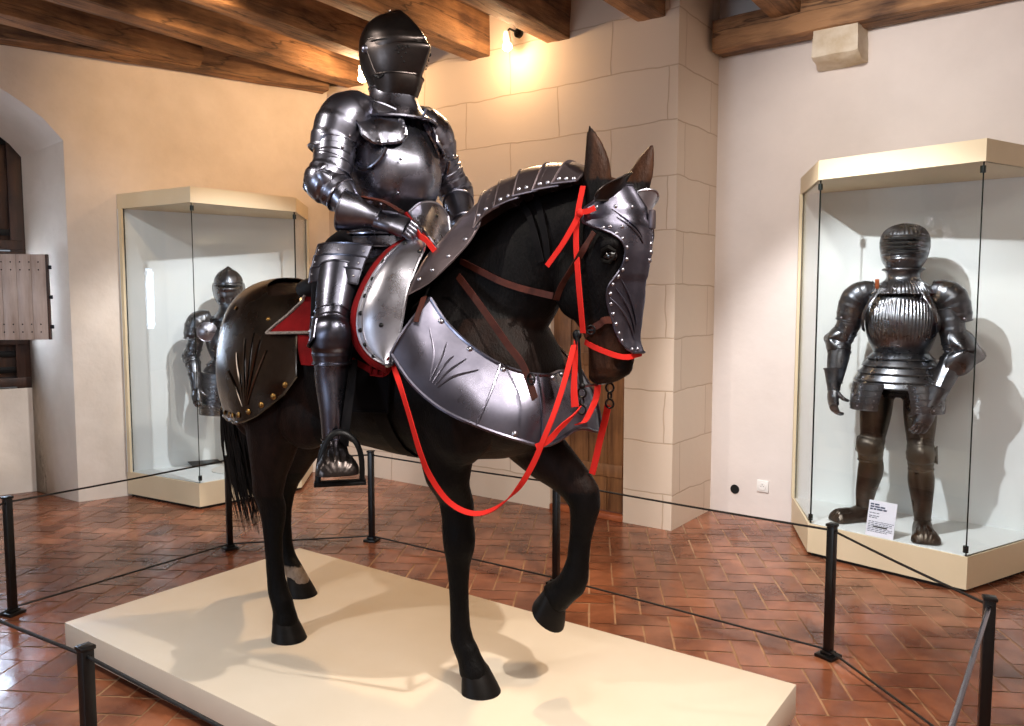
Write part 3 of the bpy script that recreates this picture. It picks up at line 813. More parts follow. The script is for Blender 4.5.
HEADR = [  # z, centre x, half depth, half width
    (1.80, .918, .05, .045), (1.765, .924, .085, .07), (1.70, .932, .122, .092), (1.63, .938, .131, .102), (1.56, .936, .133, .107), (1.49, .924, .132, .100),
    (1.43, .914, .136, .090), (1.37, .926, .117, .076), (1.31, .948, .090, .064), (1.26, .960, .079, .058), (1.215, .960, .077, .060), (1.18, .950, .068, .056), (1.155, .934, .052, .044), (1.143, .922, .03, .026)]
def build_horse_body():
    mb = MB()
    mb.loft([ell((x, 0, z), ZV, YV, h, w, 28, 2.1) for x, z, h, w in TRUNK])
    # neck
    NK = [((.36, 1.24), (.45, .89), .30, .20), ((.44, 1.38), (.52, .85), .25, .155), ((.565, 1.51), (.62, .78), .225, .122), ((.67, 1.595), (.75, .66), .172, .10), ((.77, 1.65), (.85, .52), .135, .088), ((.87, 1.68), (.95, .3), .115, .08), ((.93, 1.69), (1, .1), .08, .06)]
    rings = []
    for (c, a, d, w) in NK:
        a = V((a[0], 0, a[1])).normalized(); u = V((-a.z, 0, a.x)); rings.append(ell((c[0], 0, c[1]), u, YV, d, w, 24))
    mb.loft(rings)
    # head
    mb.loft([ell((x, 0, z), XV, YV, d, w, 24, 2.25) for z, x, d, w in HEADR])
    # jowl (cheeks)
    for s in (-1, 1): mb.ball((.865, s * .06, 1.46), (.09, .042, .115))
    # brow ridges
    for s in (-1, 1): mb.ball((.99, s * .088, 1.585), (.05, .028, .03))
    # lower lip & chin
    mb.ball((.925, 0, 1.168), (.05, .038, .026)); mb.ball((.976, 0, 1.197), (.058, .052, .035))
    # shoulders and breast
    for s in (-1, 1):
        mb.ball((.46, s * .17, 1.1), (.18, .1, .26)); mb.ball((.61, s * .09, 1.05), (.11, .1, .15))
        mb.ball((-.66, s * .145, 1.12), (.22, .12, .28)); mb.ball((-.76, s * .10, 1.02), (.14, .10, .22))
        mb.ball((-.3, s * .2, .95), (.16, .07, .13))
    # hind legs: near (right) forward, far (left) back
    R = -.172
    leg_loft(mb, [(-.60, -.16, 1.18, .24, .13), (-.545, -.165, 1.0, .2, .125), (-.535, -.17, .87, .14, .10, -.1), (-.545, -.178, .76, .108, .08, -.1), (-.555, -.184, .68, .086, .062), (-.562, -.187, .60, .074, .052),
                  (-.558, R, .55, .073, .050), (-.55, R, .49, .060, .044), (-.545, R - .008, .42, .045, .036), (-.54, R - .008, .33, .042, .034), (-.53, R - .008, .24, .045, .036), (-.515, R - .008, .185, .053, .042), (-.497, R - .008, .15, .053, .043, .3), (-.486, R - .006, .11, .050, .044, .3), (-.48, R - .006, .08, .058, .05, .1), (-.479, R - .006, .05, .06, .055)])
    L_ = .18
    leg_loft(mb, [(-.76, .16, 1.18, .24, .13), (-.73, .165, 1.0, .2, .125), (-.72, .17, .87, .15, .10, -.2), (-.77, .175, .74, .115, .08, -.3), (-.82, .178, .66, .092, .062, -.2), (-.875, L_, .575, .078, .052, -.1),
                  (-.905, L_, .53, .07, .050), (-.925, L_, .47, .058, .044), (-.93, L_, .40, .044, .036), (-.932, L_, .32, .042, .034), (-.93, L_, .23, .044, .036), (-.918, L_, .175, .052, .042), (-.89, L_, .135, .052, .043, .4), (-.855, L_, .10, .050, .044, .4), (-.835, L_, .07, .058, .05, .1), (-.83, L_, .045, .06, .055)])
    # near fore leg (standing)
    N = -.07
    leg_loft(mb, [(.42, -.15, 1.1, .18, .1), (.385, -.14, .95, .135, .092), (.366, -.125, .85, .105, .082), (.366, -.118, .76, .085, .068), (.368, N, .68, .070, .056), (.372, N, .61, .062, .051), (.378, N, .555, .066, .056), (.378, N, .51, .061, .052), (.374, N, .455, .047, .041),
                  (.375, N, .38, .040, .035), (.378, N, .30, .038, .033), (.382, N, .22, .040, .035), (.390, N, .17, .048, .041), (.405, N, .145, .05, .042, .3), (.424, N, .11, .047, .042, .4), (.442, N, .08, .055, .05, .1), (.449, N, .05, .06, .055)])
    # far fore leg (raised)
    Y = .12
    path = [((.50, 1.0), .15, .1), ((.57, .9), .115, .088), ((.64, .845), .095, .078), ((.71, .80), .078, .066), ((.755, .765), .07, .06), ((.785, .73), .068, .058), ((.795, .69), .058, .052), ((.786, .63), .046, .042), ((.775, .56), .041, .036), ((.768, .49), .043, .037),
            ((.758, .435), .052, .044), ((.742, .40), .056, .046), ((.712, .37), .053, .046), ((.685, .345), .058, .052), ((.668, .328), .06, .056)]
    rings = []
    for i, (c, a, b) in enumerate(path):
        p0 = path[max(i - 1, 0)][0]; p1 = path[min(i + 1, len(path) - 1)][0]
        t = V((p1[0] - p0[0], 0, p1[1] - p0[1])).normalized(); u = V((-t.z, 0, t.x))
        rings.append(ell((c[0], Y, c[1]), u, YV, a, b, 18))
    mb.loft(rings)
    # ears
    for (b, t, s) in ((V((.935, -.062, 1.755)), V((.910, -.075, 1.962)), -1), (V((.985, .06, 1.735)), V((1.058, .078, 1.915)), 1)):
        ax = (t - b).normalized(); u = (XV - ax * ax.x).normalized(); w = ax.cross(u)
        rings = []
        for q, (ra, rb) in ((-.2, (.046, .036)), (.05, (.05, .036)), (.25, (.05, .032)), (.45, (.043, .026)), (.65, (.032, .02)), (.82, (.020, .013)), (.95, (.009, .007)), (1.0, (.004, .004))):
            c = b.lerp(t, q) + u * .012 * math.sin(PI * max(0, q)) * (1 if s < 0 else .5)
            rings.append(ell(c, u, w, ra, rb, 14))
        mb.loft(rings)
    o = voxel(mb, 'body', .0105, 7, horse, M['horse'])
    me = o.data
    # hollow the ears, nostrils and mouth line a little; paint the coat
    for v in me.vertices:
        p = v.co
        for s in (-1, 1):
            d = (p - V((1.014, s * .040, 1.215))); k = math.exp(-(d.length / .02) ** 2); p -= V((.016, s * .012, -.002)) * k
        if .86 < p.x < 1.03 and abs(p.z - (1.178 + (p.x - .93) * .06)) < .02:
            k = math.exp(-((p.z - (1.178 + (p.x - .93) * .06)) / .006) ** 2); p.y *= 1 - .10 * k
    ca = me.color_attributes.new('coat', 'FLOAT_COLOR', 'POINT')
    dark = V((.0035, .0026, .0028)); brown = V((.028, .011, .006)); black = V((.0022, .0018, .0018)); tan = V((.06, .024, .012)); white = V((.32, .25, .2))
    for i, v in enumerate(me.vertices):
        p = v.co; c = dark.copy()
        nz = mnoise.noise(p * 3) * .5 + .5
        if p.x < -.2 and p.z > .5: c = c.lerp(brown, .35 * nz + .15)
        if p.x > .5 and p.z < 1.35 and p.z > .75 and p.x < .85: c = c.lerp(brown, .6 * nz)
        if p.z > 1.1 and p.x > .82:       # head
            if p.z < 1.36: c = c.lerp(tan, min(1, (1.36 - p.z) / .06) * .75)
            if p.z < 1.24: c = c.lerp(black, min(1, max(0, (p.x - .985) / .025)) * .85)
            if p.z < 1.17: c = c.lerp(black, .6)
            if p.z > 1.79: c = c.lerp(tan * .8, .75 if p.x > .93 else .35)
            if p.z > 1.93: c = c.lerp(black, .7)
        if p.z < .6: c = c.lerp(black, .8)
        if p.y > .05 and p.x < -.7 and .055 < p.z < .135 + mnoise.noise(p * 25) * .02: c = c.lerp(white, .9)
        ca.data[i].color = (c.x, c.y, c.z, 1)
    return o
hbody = build_horse_body()
hb_bvh = BVHTree.FromPolygons([v.co.copy() for v in hbody.data.vertices], [tuple(p.vertices) for p in hbody.data.polygons])
def hit(o, d, far=3.0):
    """outermost hit of the ray from inside point o along d"""
    o = V(o); d = V(d).normalized()
    h = hb_bvh.ray_cast(o + d * far, -d)
    return h[0] if h[0] is not None else o + d * .2

# hooves
def hoof(c, toe, up, name='hoof'):
    """c: centre of the coronet, toe: forward direction, up: away from the sole"""
    toe = V(toe).normalized(); up = V(up).normalized(); w = up.cross(toe); mb = MB(); rings = []
    for (h, a, b, sh) in ((.088, .050, .046, -.010), (.078, .056, .052, -.006), (.05, .066, .06, .004), (.02, .077, .069, .014), (.0, .083, .074, .020), (-.001, .06, .055, .016)):
        r = []
        for k in range(26):
            t = 2 * PI * k / 26; x = math.cos(t); y = math.sin(t)
            back = .74 if x < 0 else 1.0
            r.append(V(c) + toe * (a * x * back + sh) + w * b * y * (1 if x > 0 else 1 - .18 * (x * x)) + up * h)
        rings.append(r)
    mb.loft(rings); return mb.build(name, M['hoof'], horse)
hoof((-.482, -.176, .0), (1, -.12, 0), (0, 0, 1)); hoof((-.838, .18, .0), (1, .08, 0), (0, 0, 1)); hoof((.446, -.063, .0), (1, -.12, 0), (0, 0, 1))
up = V((.62, 0, .72)).normalized(); toe = V((.72, 0, -.62)).normalized()
hoof(V((.672, .12, .338)) - up * .078, toe, up)
# eyes
for s in (-1, 1):
    mb = MB(); mb.ball((1.003, s * .094, 1.548), (.026, .02, .022)); e = mb.build('eye', M['eye'], horse)
    mb = MB(); mb.tube([(.975, s * .100, 1.543), (.988, s * .111, 1.563), (1.005, s * .113, 1.572), (1.024, s * .103, 1.56)], [.005, .009, .009, .005], 8)
    mb.tube([(.975, s * .100, 1.543), (.99, s * .110, 1.53), (1.007, s * .111, 1.527), (1.024, s * .103, 1.545)], [.004, .007, .007, .004], 8); mb.build('eyelid', M['eyelid'], horse)
# tail: many long tapering strands
mb = MB(); rnd = random.Random(11)
for i in range(240):
    a = rnd.uniform(0, 2 * PI); q = math.sqrt(rnd.random()); r0 = .03 * q; ln = rnd.uniform(.72, .98) if rnd.random() > .25 else rnd.uniform(.5, .75)
    ox, oy = math.cos(a), math.sin(a); sp = rnd.uniform(.6, 1.25) * q
    pts = []; z0 = 1.33
    for k in range(9):
        t = k / 8
        bx = -.945 - .105 * math.sin(min(1, t * 2.2) * PI / 2) + .15 * t * t * 1.0
        wd = .02 + .058 * math.sin(min(1, t * 1.15) * PI * .62)
        pts.append((bx + ox * wd * sp * 1.1 + rnd.gauss(0, .003), oy * wd * sp * .8 + rnd.gauss(0, .003) - .02, z0 - ln * 1.02 * t - .03 * math.sin(PI * t)))
    r = rnd.uniform(.0035, .0065)
    mb.tube(cr(pts, 14), [r * (1 - .85 * (k / 13) ** 2) for k in range(14)], 4)
mb.build('tail', M['hair'], horse)

# ---------------------------------------------------------------- barding
# crupper: shell over the rump, both sides; u runs round from right front to left front, v from the top edge to the lower edge
C0 = V((-.52, 0, 1.16))
def crup_side(s):
    # lower / front outline seen from the side (local x, z) as offsets along elevation
    fx = [(-.105, 1.468), (-.215, 1.335), (-.215, 1.225), (-.205, 1.15), (-.25, 1.07), (-.35, 1.0), (-.465, .945), (-.6, .90), (-.70, .885), (-.80, .94), (-1.0, .955), (-1.2, .96)]
    return fx
def crup_pt(u, v):
    # u: azimuth from front right (0) round the back (.5) to front left (1); v: 0 = crest, 1 = lower edge
    az = lerp(-2.36, 2.36, u)          # 0 = rear
    d2 = V((-math.cos(az), math.sin(az)))
    # lower edge height for this azimuth
    a = abs(az)
    zl = interp([(0, .88), (.5, .835), (.86, .79), (1.25, .83), (1.75, .895), (2.0, .955), (2.2, 1.03), (2.36, 1.13)], a)[0]
    # direction of lower edge on the body: choose elevation angle to reach zl at body surface
    el1 = math.atan2(zl - C0.z, .36 + .12 * math.cos(az) ** 2)
    el0 = math.radians(lerp(80, 56, min(1, a / 1.6)))
    el = lerp(el0, el1, v ** .9)
    d = V((d2.x * math.cos(el), d2.y * math.cos(el), math.sin(el)))
    h = hit(C0, d)
    flare = .018 + .03 * max(0, v - .55) ** 1.2
    p = h + V((d.x, d.y, max(0, d.z) * .6)).normalized() * flare
    return p
mb = MB(); NU, NV = 56, 22
grid = [[crup_pt(i / NU, j / NV) for j in range(NV + 1)] for i in range(NU + 1)]
# relax so the shell reads as beaten plate rather than skin
for it in range(7):
    g2 = [r[:] for r in grid]
    for i in range(NU + 1):
        for j in range(NV + 1):
            acc = V((0, 0, 0)); n = 0
            for di, dj in ((1, 0), (-1, 0), (0, 1), (0, -1)):
                a, b = i + di, j + dj
                if 0 <= a <= NU and 0 <= b <= NV: acc += grid[a][b]; n += 1
            if 0 < i < NU and 0 < j < NV: g2[i][j] = grid[i][j] * .4 + acc / n * .6
    grid = g2
def gfn(u, v):
    x = u * NU; y = v * NV; i = min(int(x), NU - 1); j = min(int(y), NV - 1); fx, fy = x - i, y - j
    return grid[i][j].lerp(grid[i + 1][j], fx).lerp(grid[i][j + 1].lerp(grid[i + 1][j + 1], fx), fy)
def push(p, k): d = (p - C0); return p + V((d.x, d.y, d.z * .5)).normalized() * k
mb.plate(lambda u, v: push(gfn(u, v), .008), NU, NV, .004, .006, sides='uUV')
# embossed radiating ribs on each flank
RIBS = [[(.158 + .004 * k, .90), (lerp(.158 + .004 * k, a, .45) - .0, lerp(.9, b, .55)), (a, b)] for k, (a, b) in enumerate(((.088, .50), (.115, .38), (.148, .30), (.185, .36), (.215, .48), (.245, .62)))]
for s in (0, 1):
    for L3 in RIBS:
        c = cr([(a, b, 0) for a, b in L3], 14); pts = [push(gfn(1 - q.x if s else q.x, q.y), .0115) for q in c]
        mb.tube(pts, [.0022 + .0025 * math.sin(PI * t / 13) for t in range(14)], 6)
for q in (.03, .07, .11, .155, .2, .24, .28, .33, .40, .60, .67, .72, .76, .8, .845, .89, .93, .97):
    p = push(gfn(q, .95), .011); mb.dome(p, V((p.x - C0.x, p.y, 0)), .013, 1, .5, 10)
for q in (.1, .3, .7, .9):
    p = push(gfn(q, .22), .011); mb.dome(p, p - C0, .010, 1, .5, 10)
cu = mb.build('crupper', [M['crupper'], M['brass']], horse)

# peytral: wide flared collar round the breast; u from right rear end, round the front, to left rear end
up_r = [HL(430, 298, -.275), HL(446, 322, -.262), HL(470, 345, -.245), HL(497, 363, -.215), HL(525, 373, -.165), HL(548, 375, -.095), V((.765, 0, 1.175))]
lo_r = [HL(391, 354, -.395), HL(412, 384, -.395), HL(440, 408, -.375), HL(475, 425, -.335), HL(515, 439, -.265), HL(548, 445, -.165), V((.835, 0, .985))]
mirror = lambda L: L + [(x, -y, z) for x, y, z in L[-2::-1]]
CU_, CL_ = Curve(mirror(up_r), 120), Curve(mirror(lo_r), 120)
def pey(u, v):
    p = CU_(u).lerp(CL_(u), v); c = V((.35, 0, p.z)); d = (p - c); d.z = 0
    k = .018 * math.sin(PI * v) - .0 
    # standing flutes near the front
    f = abs(u - .5)
    if f < .10: k += .004 * math.cos(f * 2 * PI / .025) * math.sin(PI * v)
    return p + d.normalized() * k
SEAM = [(uv_at(pey, 499, 368, .1, .48), uv_at(pey, 477, 425, .1, .48)), (uv_at(pey, 538, 378, .1, .49), uv_at(pey, 541, 442, .1, .49))]
PRIB = [[uv_at(pey, px, py, 0, .45) for px, py in line] for line in (((429, 380), (434, 352), (431, 326)), ((430, 381), (440, 358), (447, 342)), ((432, 382), (446, 364), (454, 355)), ((434, 384), (450, 370), (465, 359)), ((437, 387), (456, 376), (478, 368)))]
mb = MB(); rv = [(q, .05) for q in (.07, .17, .27, .36, .44, .5, .56, .64, .73, .83, .93)] + [(.33, .93), (.67, .93)]
mb.plate(pey, 88, 12, .004, .0065, rivets=rv, rr=.011, flip=True)
for s in (0, 1):
    for L3 in PRIB:
        c = cr([(a, b, 0) for a, b in L3], 14); pts = []
        for q in c:
            p = pey(1 - q.x if s else q.x, q.y); pts.append(p + (p - V((.35, 0, p.z))).normalized() * .003)
        mb.tube(pts, [.0014 + .002 * math.sin(PI * t / 13) for t in range(14)], 6)
    # overlapping seam
    for (a, b) in SEAM:
        pts = []
        for k in range(14):
            t = k / 13; q = (lerp(a[0], b[0], t), t); p = pey(1 - q[0] if s else q[0], q[1]); pts.append(p + (p - V((.35, 0, p.z))).normalized() * .003)
        mb.tube(pts, .004, 6)
pe = mb.build('peytral', [M['bardsteel'], M['rivet']], horse)
# saw-tooth decorated lower edge
mb = MB()
for k in range(200):
    u = k / 199; p = pey(u, 1.0); mb.dome(p + V((0, 0, -.001)), (p - V((.35, 0, p.z))), .0055, 0, .9, 6)
mb.build('roped_edge', M['bardsteel'], pe)

# crinet: overlapping lames along the crest of the neck, each an arched plate
top = Curve([HL(450, 249, 0), HL(470, 220, 0), V((.44, 0, 1.757)), V((.50, 0, 1.797)), V((.58, 0, 1.830)), V((.69, 0, 1.852)), V((.80, 0, 1.853)), V((.90, 0, 1.825))], 80)
low = Curve([HL(414, 297, -.34), HL(438, 281, -.265), HL(470, 247, -.19), HL(487, 220, -.15), HL(510, 204, -.125), HL(530, 196, -.115), HL(553, 189, -.108), HL(580, 183, -.10)], 80)
NL = 6
edges = [0, .36, .50, .63, .76, .88, 1.0]
for q in range(NL):
    t0, t1 = edges[q], edges[q + 1] + (.025 if q < NL - 1 else 0)
    lift = .004 + .004 * (q % 2)
    def cri(u, v, t0=t0, t1=t1, lift=lift):
        t = lerp(t0, t1, u); a = top(t); b = low(t); s = -1 if v < .5 else 1; w = abs(v - .5) * 2     # w: 0 crest .. 1 edge
        y = abs(b.y) * w ** .82; z = lerp(a.z, b.z, w ** 1.7); x = lerp(a.x, b.x, w)
        p = V((x, s * y, z)); d = V((-.35, s * w * .7, .6)).normalized()
        return p + d * (lift + .010 * (1 - u)) + V((0, s * .012 * w ** 4, 0))
    mb = MB(); mb.plate(cri, 10 if q else 22, 24, .003, .004, rivets=[(x, v) for x in ((.2, .5, .8) if q else (.1, .3, .5, .7, .9)) for v in (.06, .94)], rr=.008, flip=False)
    mb.build('crinet_plate', [M['crinet'], M['rivet']], horse)

# shaffron: face plate with eye cut-outs, ear cups and rolled rim
def headsurf(z):
    zz = [(r[0], r[1], r[2], r[3]) for r in HEADR][::-1]
    return interp(zz, z)
NZ = 44
side = [  # z, how far round the plate reaches (angle from the front, degrees)
    (1.250, 26), (1.262, 40), (1.285, 50), (1.32, 57), (1.36, 61), (1.41, 64), (1.455, 62), (1.48, 54), (1.505, 47), (1.535, 43), (1.565, 43), (1.59, 48), (1.612, 60), (1.632, 80), (1.645, 92), (1.665, 97), (1.69, 96), (1.705, 91), (1.735, 75), (1.77, 60)]
def shf(u, v):
    z = lerp(1.25, 1.77, v); cx, d, w = headsurf(z); amax = math.radians(interp(side, z)[0])
    a = lerp(-amax, amax, u); off = .014
    if 1.48 < z < 1.66: off += .004
    r = (d + off - .004); x = cx + r * math.copysign(abs(math.cos(a)) ** .8, math.cos(a)); y = (w + off) * math.sin(a) * 1.0
    ridge = .013 * math.exp(-(a / .16) ** 2)
    x += ridge
    # flare at the nose and forehead
    if z < 1.29: x += .012 * ((1.29 - z) / .04) ** 1.3
    zz = z + .0
    if z > 1.70: x += -.0; 
    return V((x, y, zz))
mb = MB(); rv = [(u, v) for v in (.02,) for u in (.15, .35, .65, .85)] + [(u, v) for v in (.07, .115, .17, .23, .29, .35, .405, .45, .49, .55, .62, .67, .70, .735) for u in (.035, .965)] + [(u, .74) for u in (.1, .2, .8, .9)] + [(u, .86) for u in (.06, .2, .35, .65, .8, .94)]
mb.plate(shf, 36, NZ, .003, .0045, rivets=rv, rr=.0065)
# decorative raised ribs on the cheeks and the brow
for s in (-1, 1):
    for (a0, z0, a1, z1) in ((14, 1.29, 60, 1.42), (12, 1.31, 52, 1.45), (10, 1.335, 44, 1.475), (16, 1.60, 62, 1.69), (14, 1.585, 56, 1.665)):
        pts = []
        for k in range(12):
            t = k / 11; z = lerp(z0, z1, t); cx, d, w = headsurf(z); am = interp(side, z)[0]; a = lerp(a0, a1, t ** 1.4)
            u = .5 + s * .5 * min(a / am, .95); p = shf(u, (z - 1.25) / .52); pts.append(p + V((.002, s * .002, 0)))
        mb.tube(pts, [.0016 + .0025 * math.sin(PI * k / 11) for k in range(12)], 6)
sh = mb.build('shaffron', [M['bardsteel'], M['rivet']], horse)
# central boss and hinge on the brow
mb = MB(); mb.box((1.095, 0, 1.66), (.02, .022, .06), bev=.006)
mb.build('brow_hinge', M['crinet'], sh)
for z in (1.56, 1.585, 1.535):
    mb = MB(); cx, d, w = headsurf(z); mb.dome((cx + d + .022, 0, z), (1, 0, 0), .010, 0, .8, 10); mb.build('boss', M['rivet'], sh)
# ear cups: flared collars standing round the front of each ear
for s, c, ax, off, pk, fl in ((-1, V((.945, -.066, 1.732)), V((.06, -.10, 1)), .25, .68, .050), (1, V((.995, .06, 1.69)), V((.16, .20, 1)), -.25, .5, .022)):
    ax = ax.normalized(); u0 = (XV - ax * ax.x).normalized(); w0 = ax.cross(u0)
    def cup(u, v, c=c, ax=ax, u0=u0, w0=w0, off=off, pk=pk, fl=fl):
        a = lerp(-1.55, 1.55, u) + off; q = (u / pk) if u < pk else (1 - u) / (1 - pk)
        hgt = (.012 + .072 * math.sin(q * PI / 2) ** .8) * v; r = .052 + fl * v * math.sin(q * PI / 2)
        return c + ax * (hgt - .01) + u0 * r * math.cos(a) + w0 * r * math.sin(a)
    mb = MB(); mb.plate(cup, 26, 8, .003, .0035); mb.build('ear_cup', M['helmsteel'] if s < 0 else M['bright'], sh)  # far cup in brighter steel, its lit look put into the colour

# ---------------------------------------------------------------- saddle
sad = empty('war_saddle', (HC[0], HC[1], ZP), HD, 'steel plated war saddle with red lining on the horse\'s back, under the rider', 'saddle')
# seat
mb = MB(); rings = []
for (x, z, h, w) in ((-.32, 1.44, .04, .20), (-.28, 1.455, .06, .25), (-.15, 1.47, .07, .28), (.05, 1.50, .075, .27), (.15, 1.53, .08, .24), (.22, 1.56, .05, .19)):
    rings.append(ell((x, 0, z), ZV, YV, h, w, 24, 2.4))
mb.loft(rings); mb.build('seat', M['blackleather'], sad)
# side flaps following the barrel
for s in (-1, 1):
    def flap(u, v, s=s):
        x = lerp(-.03, .24, u) + .03 * math.sin(v * PI); el = lerp(math.radians(62), math.radians(-22), v)
        h = hit((x, 0, 1.14), (0, s * math.cos(el), math.sin(el))); return h + V((0, s * math.cos(el), math.sin(el))) * .018
    mb = MB(); mb.plate(flap, 14, 18, .006, .005, flip=(s < 0)); mb.build('flap', M['blackcloth'], sad)
# red saddle cloth with braided border behind the rider's leg
cloths = []
for s in (-1, 1):
    def cloth(u, v, s=s):
        # u along the horse from the front to the back, v downwards
        x = lerp(.05, lerp(-.20, -.40, v), u); zt = 1.50; zb = lerp(1.30, 1.285, u)
        el0 = math.radians(70); 
        z = lerp(1.47, zb, v); y = s * (.23 + .115 * v ** .7 + .006 * math.sin(u * 14) * v)
        h = hit((x, 0, z), (0, s, 0)) if z < 1.42 else V((x, s * .2, z))
        return V((x, s * max(abs(h.y) + .034, abs(y) * .8), z))
    mb = MB(); mb.plate(cloth, 16, 12, .004, .003, flip=(s > 0)); c = mb.build('saddle_cloth', M['redcloth'], sad); cloths.append(c)
    mb = MB(); g = [cloth(i / 20, 1) + V((0, s * .004, 0)) for i in range(21)]; mb.tube(g, .006, 6)
    g = [cloth(1, i / 20) + V((0, s * .004, 0)) for i in range(21)]; mb.tube(g, .006, 6); mb.build('braid_border', M['braid'], c)
    # hanging red lappet lower down
    def lap(u, v, s=s):
        z = lerp(1.28, 1.175, v); x = lerp(-.02, -.225 + .05 * v, u); h = hit((x, 0, z), (0, s, 0)); return V((x, h.y + s * (.02 + .008 * math.sin(u * 9)), z))
    mb = MB(); mb.plate(lap, 10, 8, .004, .003, flip=(s > 0)); mb.build('red_lappet', M['redcloth'], sad)
# front bow plates: large bright steel wings guarding the thighs
wing_l = [HL(412, 238, -.17), HL(396, 247, -.24), HL(380, 264, -.31), HL(366, 288, -.36), HL(358, 313, -.395), HL(359, 337, -.405), HL(370, 355, -.405), HL(388, 366, -.40)]
wing_r = [HL(420, 237, -.15), HL(425, 246, -.20), HL(418, 262, -.255), HL(411, 280, -.295), HL(406, 300, -.32), HL(402, 322, -.34), HL(398, 343, -.36), HL(392, 365, -.385)]
for s in (-1, 1):
    A = Curve([V((p.x, p.y * -s, p.z)) for p in wing_l], 50); B = Curve([V((p.x, p.y * -s, p.z)) for p in wing_r], 50)
    def wing(u, v, s=s, A=A, B=B):
        p = A(v).lerp(B(v), u); return p + V((-.25, s * .9, .1)) * .03 * math.sin(PI * u) * (1 - .5 * v)
    mb = MB(); rv = [(.09, v) for v in (.06, .16, .27, .38, .48, .58, .68, .78, .88)] + [(.5, .12), (.62, .70), (.93, .2)]
    mb.plate(wing, 14, 30, .004, .005, rivets=rv, rr=.0085, flip=(s < 0))
    mb.tube([wing(.16, v / 24) + V((0, s * .002, 0)) for v in range(25)], .002, 5)
    wg = mb.build('bow_plate', [M['bright'], M['iron']], sad)
    # red padded edge behind the plate
    mb = MB(); mb.tube([wing(-.06, v / 24) + V((-.012, -s * .012, 0)) for v in range(25)], [(.014, .03)] * 25, 8); mb.tube([wing(-.01, v / 24) + V((-.002, -s * .004, 0)) for v in range(25)], .005, 6, 1)
    mb.build('red_edge', [M['redcloth'], M['palewood']], wg)
# pommel plate standing at the front centre
PO = [HL(409, 212, -.10), HL(420, 206, -.02), HL(436, 207, .06), HL(448, 216, .12)]
PU = [HL(428, 236, -.14), HL(436, 250, -.10), HL(444, 262, -.02), HL(452, 250, .12)]
A, B = Curve(PO, 30), Curve(PU, 30)
def pom(u, v):
    p = A(u).lerp(B(u), v); return p + V((.6, -.3, .4)) * .045 * math.sin(PI * u) * (.4 + .6 * math.sin(PI * min(1, v + .15)))
mb = MB(); mb.plate(pom, 16, 12, .004, .005, rivets=[(.55, .3), (.5, .8), (.3, .85)], rr=.008, flip=True); po = mb.build('pommel_plate', [M['bright'], M['iron']], sad)
mb = MB(); mb.tube([pom(-.03, t / 14) + V((-.012, 0, -.004)) for t in range(15)], .009, 8); mb.build('red_edge', M['redcloth'], po)
# girth, red strap and buckle
mb = MB(); ring = []
for k in range(36):
    a = 2 * PI * k / 36; h = hit((.19, 0, 1.1), (0, math.cos(a), math.sin(a))); ring.append(h + V((0, math.cos(a), math.sin(a))) * .006)
vs = []; 
for p in ring: vs += [p + V((-.035, 0, 0)), p + V((.035, 0, 0))]
mb.add(vs, [(2 * i, 2 * i + 1, (2 * i + 3) % 72, (2 * i + 2) % 72) for i in range(36)]); mb.build('girth', M['blackleather'], sad)
def strip(mb, pts, w, side, mi=0, n=40, th=.0016, taper=None):
    """flat ribbon along pts; side: the direction of its width (vector or list of vectors)"""
    P = cr(pts, n); rings = []
    sd = [V(q) for q in cr(side, n)] if isinstance(side, list) else [V(side)] * n
    for i, p in enumerate(P):
        t = (P[min(i + 1, n - 1)] - P[max(i - 1, 0)]).normalized(); d = sd[i] - t * sd[i].dot(t)
        d = d.normalized() if d.length > 1e-6 else V((0, 0, 1)); nn = t.cross(d)
        k = w if taper is None else w * taper(i / (n - 1))
        rings.append([p + d * k / 2 + nn * th, p - d * k / 2 + nn * th, p - d * k / 2 - nn * th, p + d * k / 2 - nn * th])
    mb.loft(rings, mi=mi)
mb = MB(); strip(mb, [HL(352, 360, -.335), HL(365, 367, -.345), HL(378, 374, -.345), HL(387, 372, -.345), HL(392, 364, -.34)], .02, (0, .3, 1)); mb.build('red_girth_strap', M['redcloth'], sad)
mb = MB(); b0 = HL(377, 368, -.352)
for a, b in (((-.03, .025), (.03, .025)), ((.03, .025), (.03, -.025)), ((.03, -.025), (-.03, -.025)), ((-.03, -.025), (-.03, .025)), ((0, .025), (0, -.025))):
    mb.tube([b0 + V((a[0], 0, a[1])), b0 + V((b[0], 0, b[1]))], .004, 6)
mb.build('buckle', M['redcloth'], sad)
# stirrups with their leathers
ST_ = {}
for s in (-1, 1):
    f = V((.15, s * .43, .80))
    toe = V((.75, s * .66, 0)).normalized(); w = V((-toe.y, toe.x, 0))
    mb = MB(); P = []
    for k in range(25):
        a = PI * k / 24; P.append(f + w * .072 * math.cos(a) * (1 + .08 * math.sin(2 * a)) + toe * .06 + V((0, 0, .01 + .165 * math.sin(a) ** .75)))
    mb.tube(P, [(.006, .012)] * 25, 8); mb.box(f + toe * .06 + V((0, 0, .004)), (.17, .055, .012), Matrix((w, toe, ZV)).transposed(), bev=.003)
    st = mb.build('stirrup', M['iron'], sad)
    mb = MB(); strip(mb, [V((p.x, p.y * -s, p.z)) for p in (HL(344, 446, -.44), HL(347, 415, -.425), HL(351, 386, -.40), HL(353, 360, -.355))], .032, (1, -s * .4, 0)); mb.build('stirrup_leather', M['blackleather'], sad)

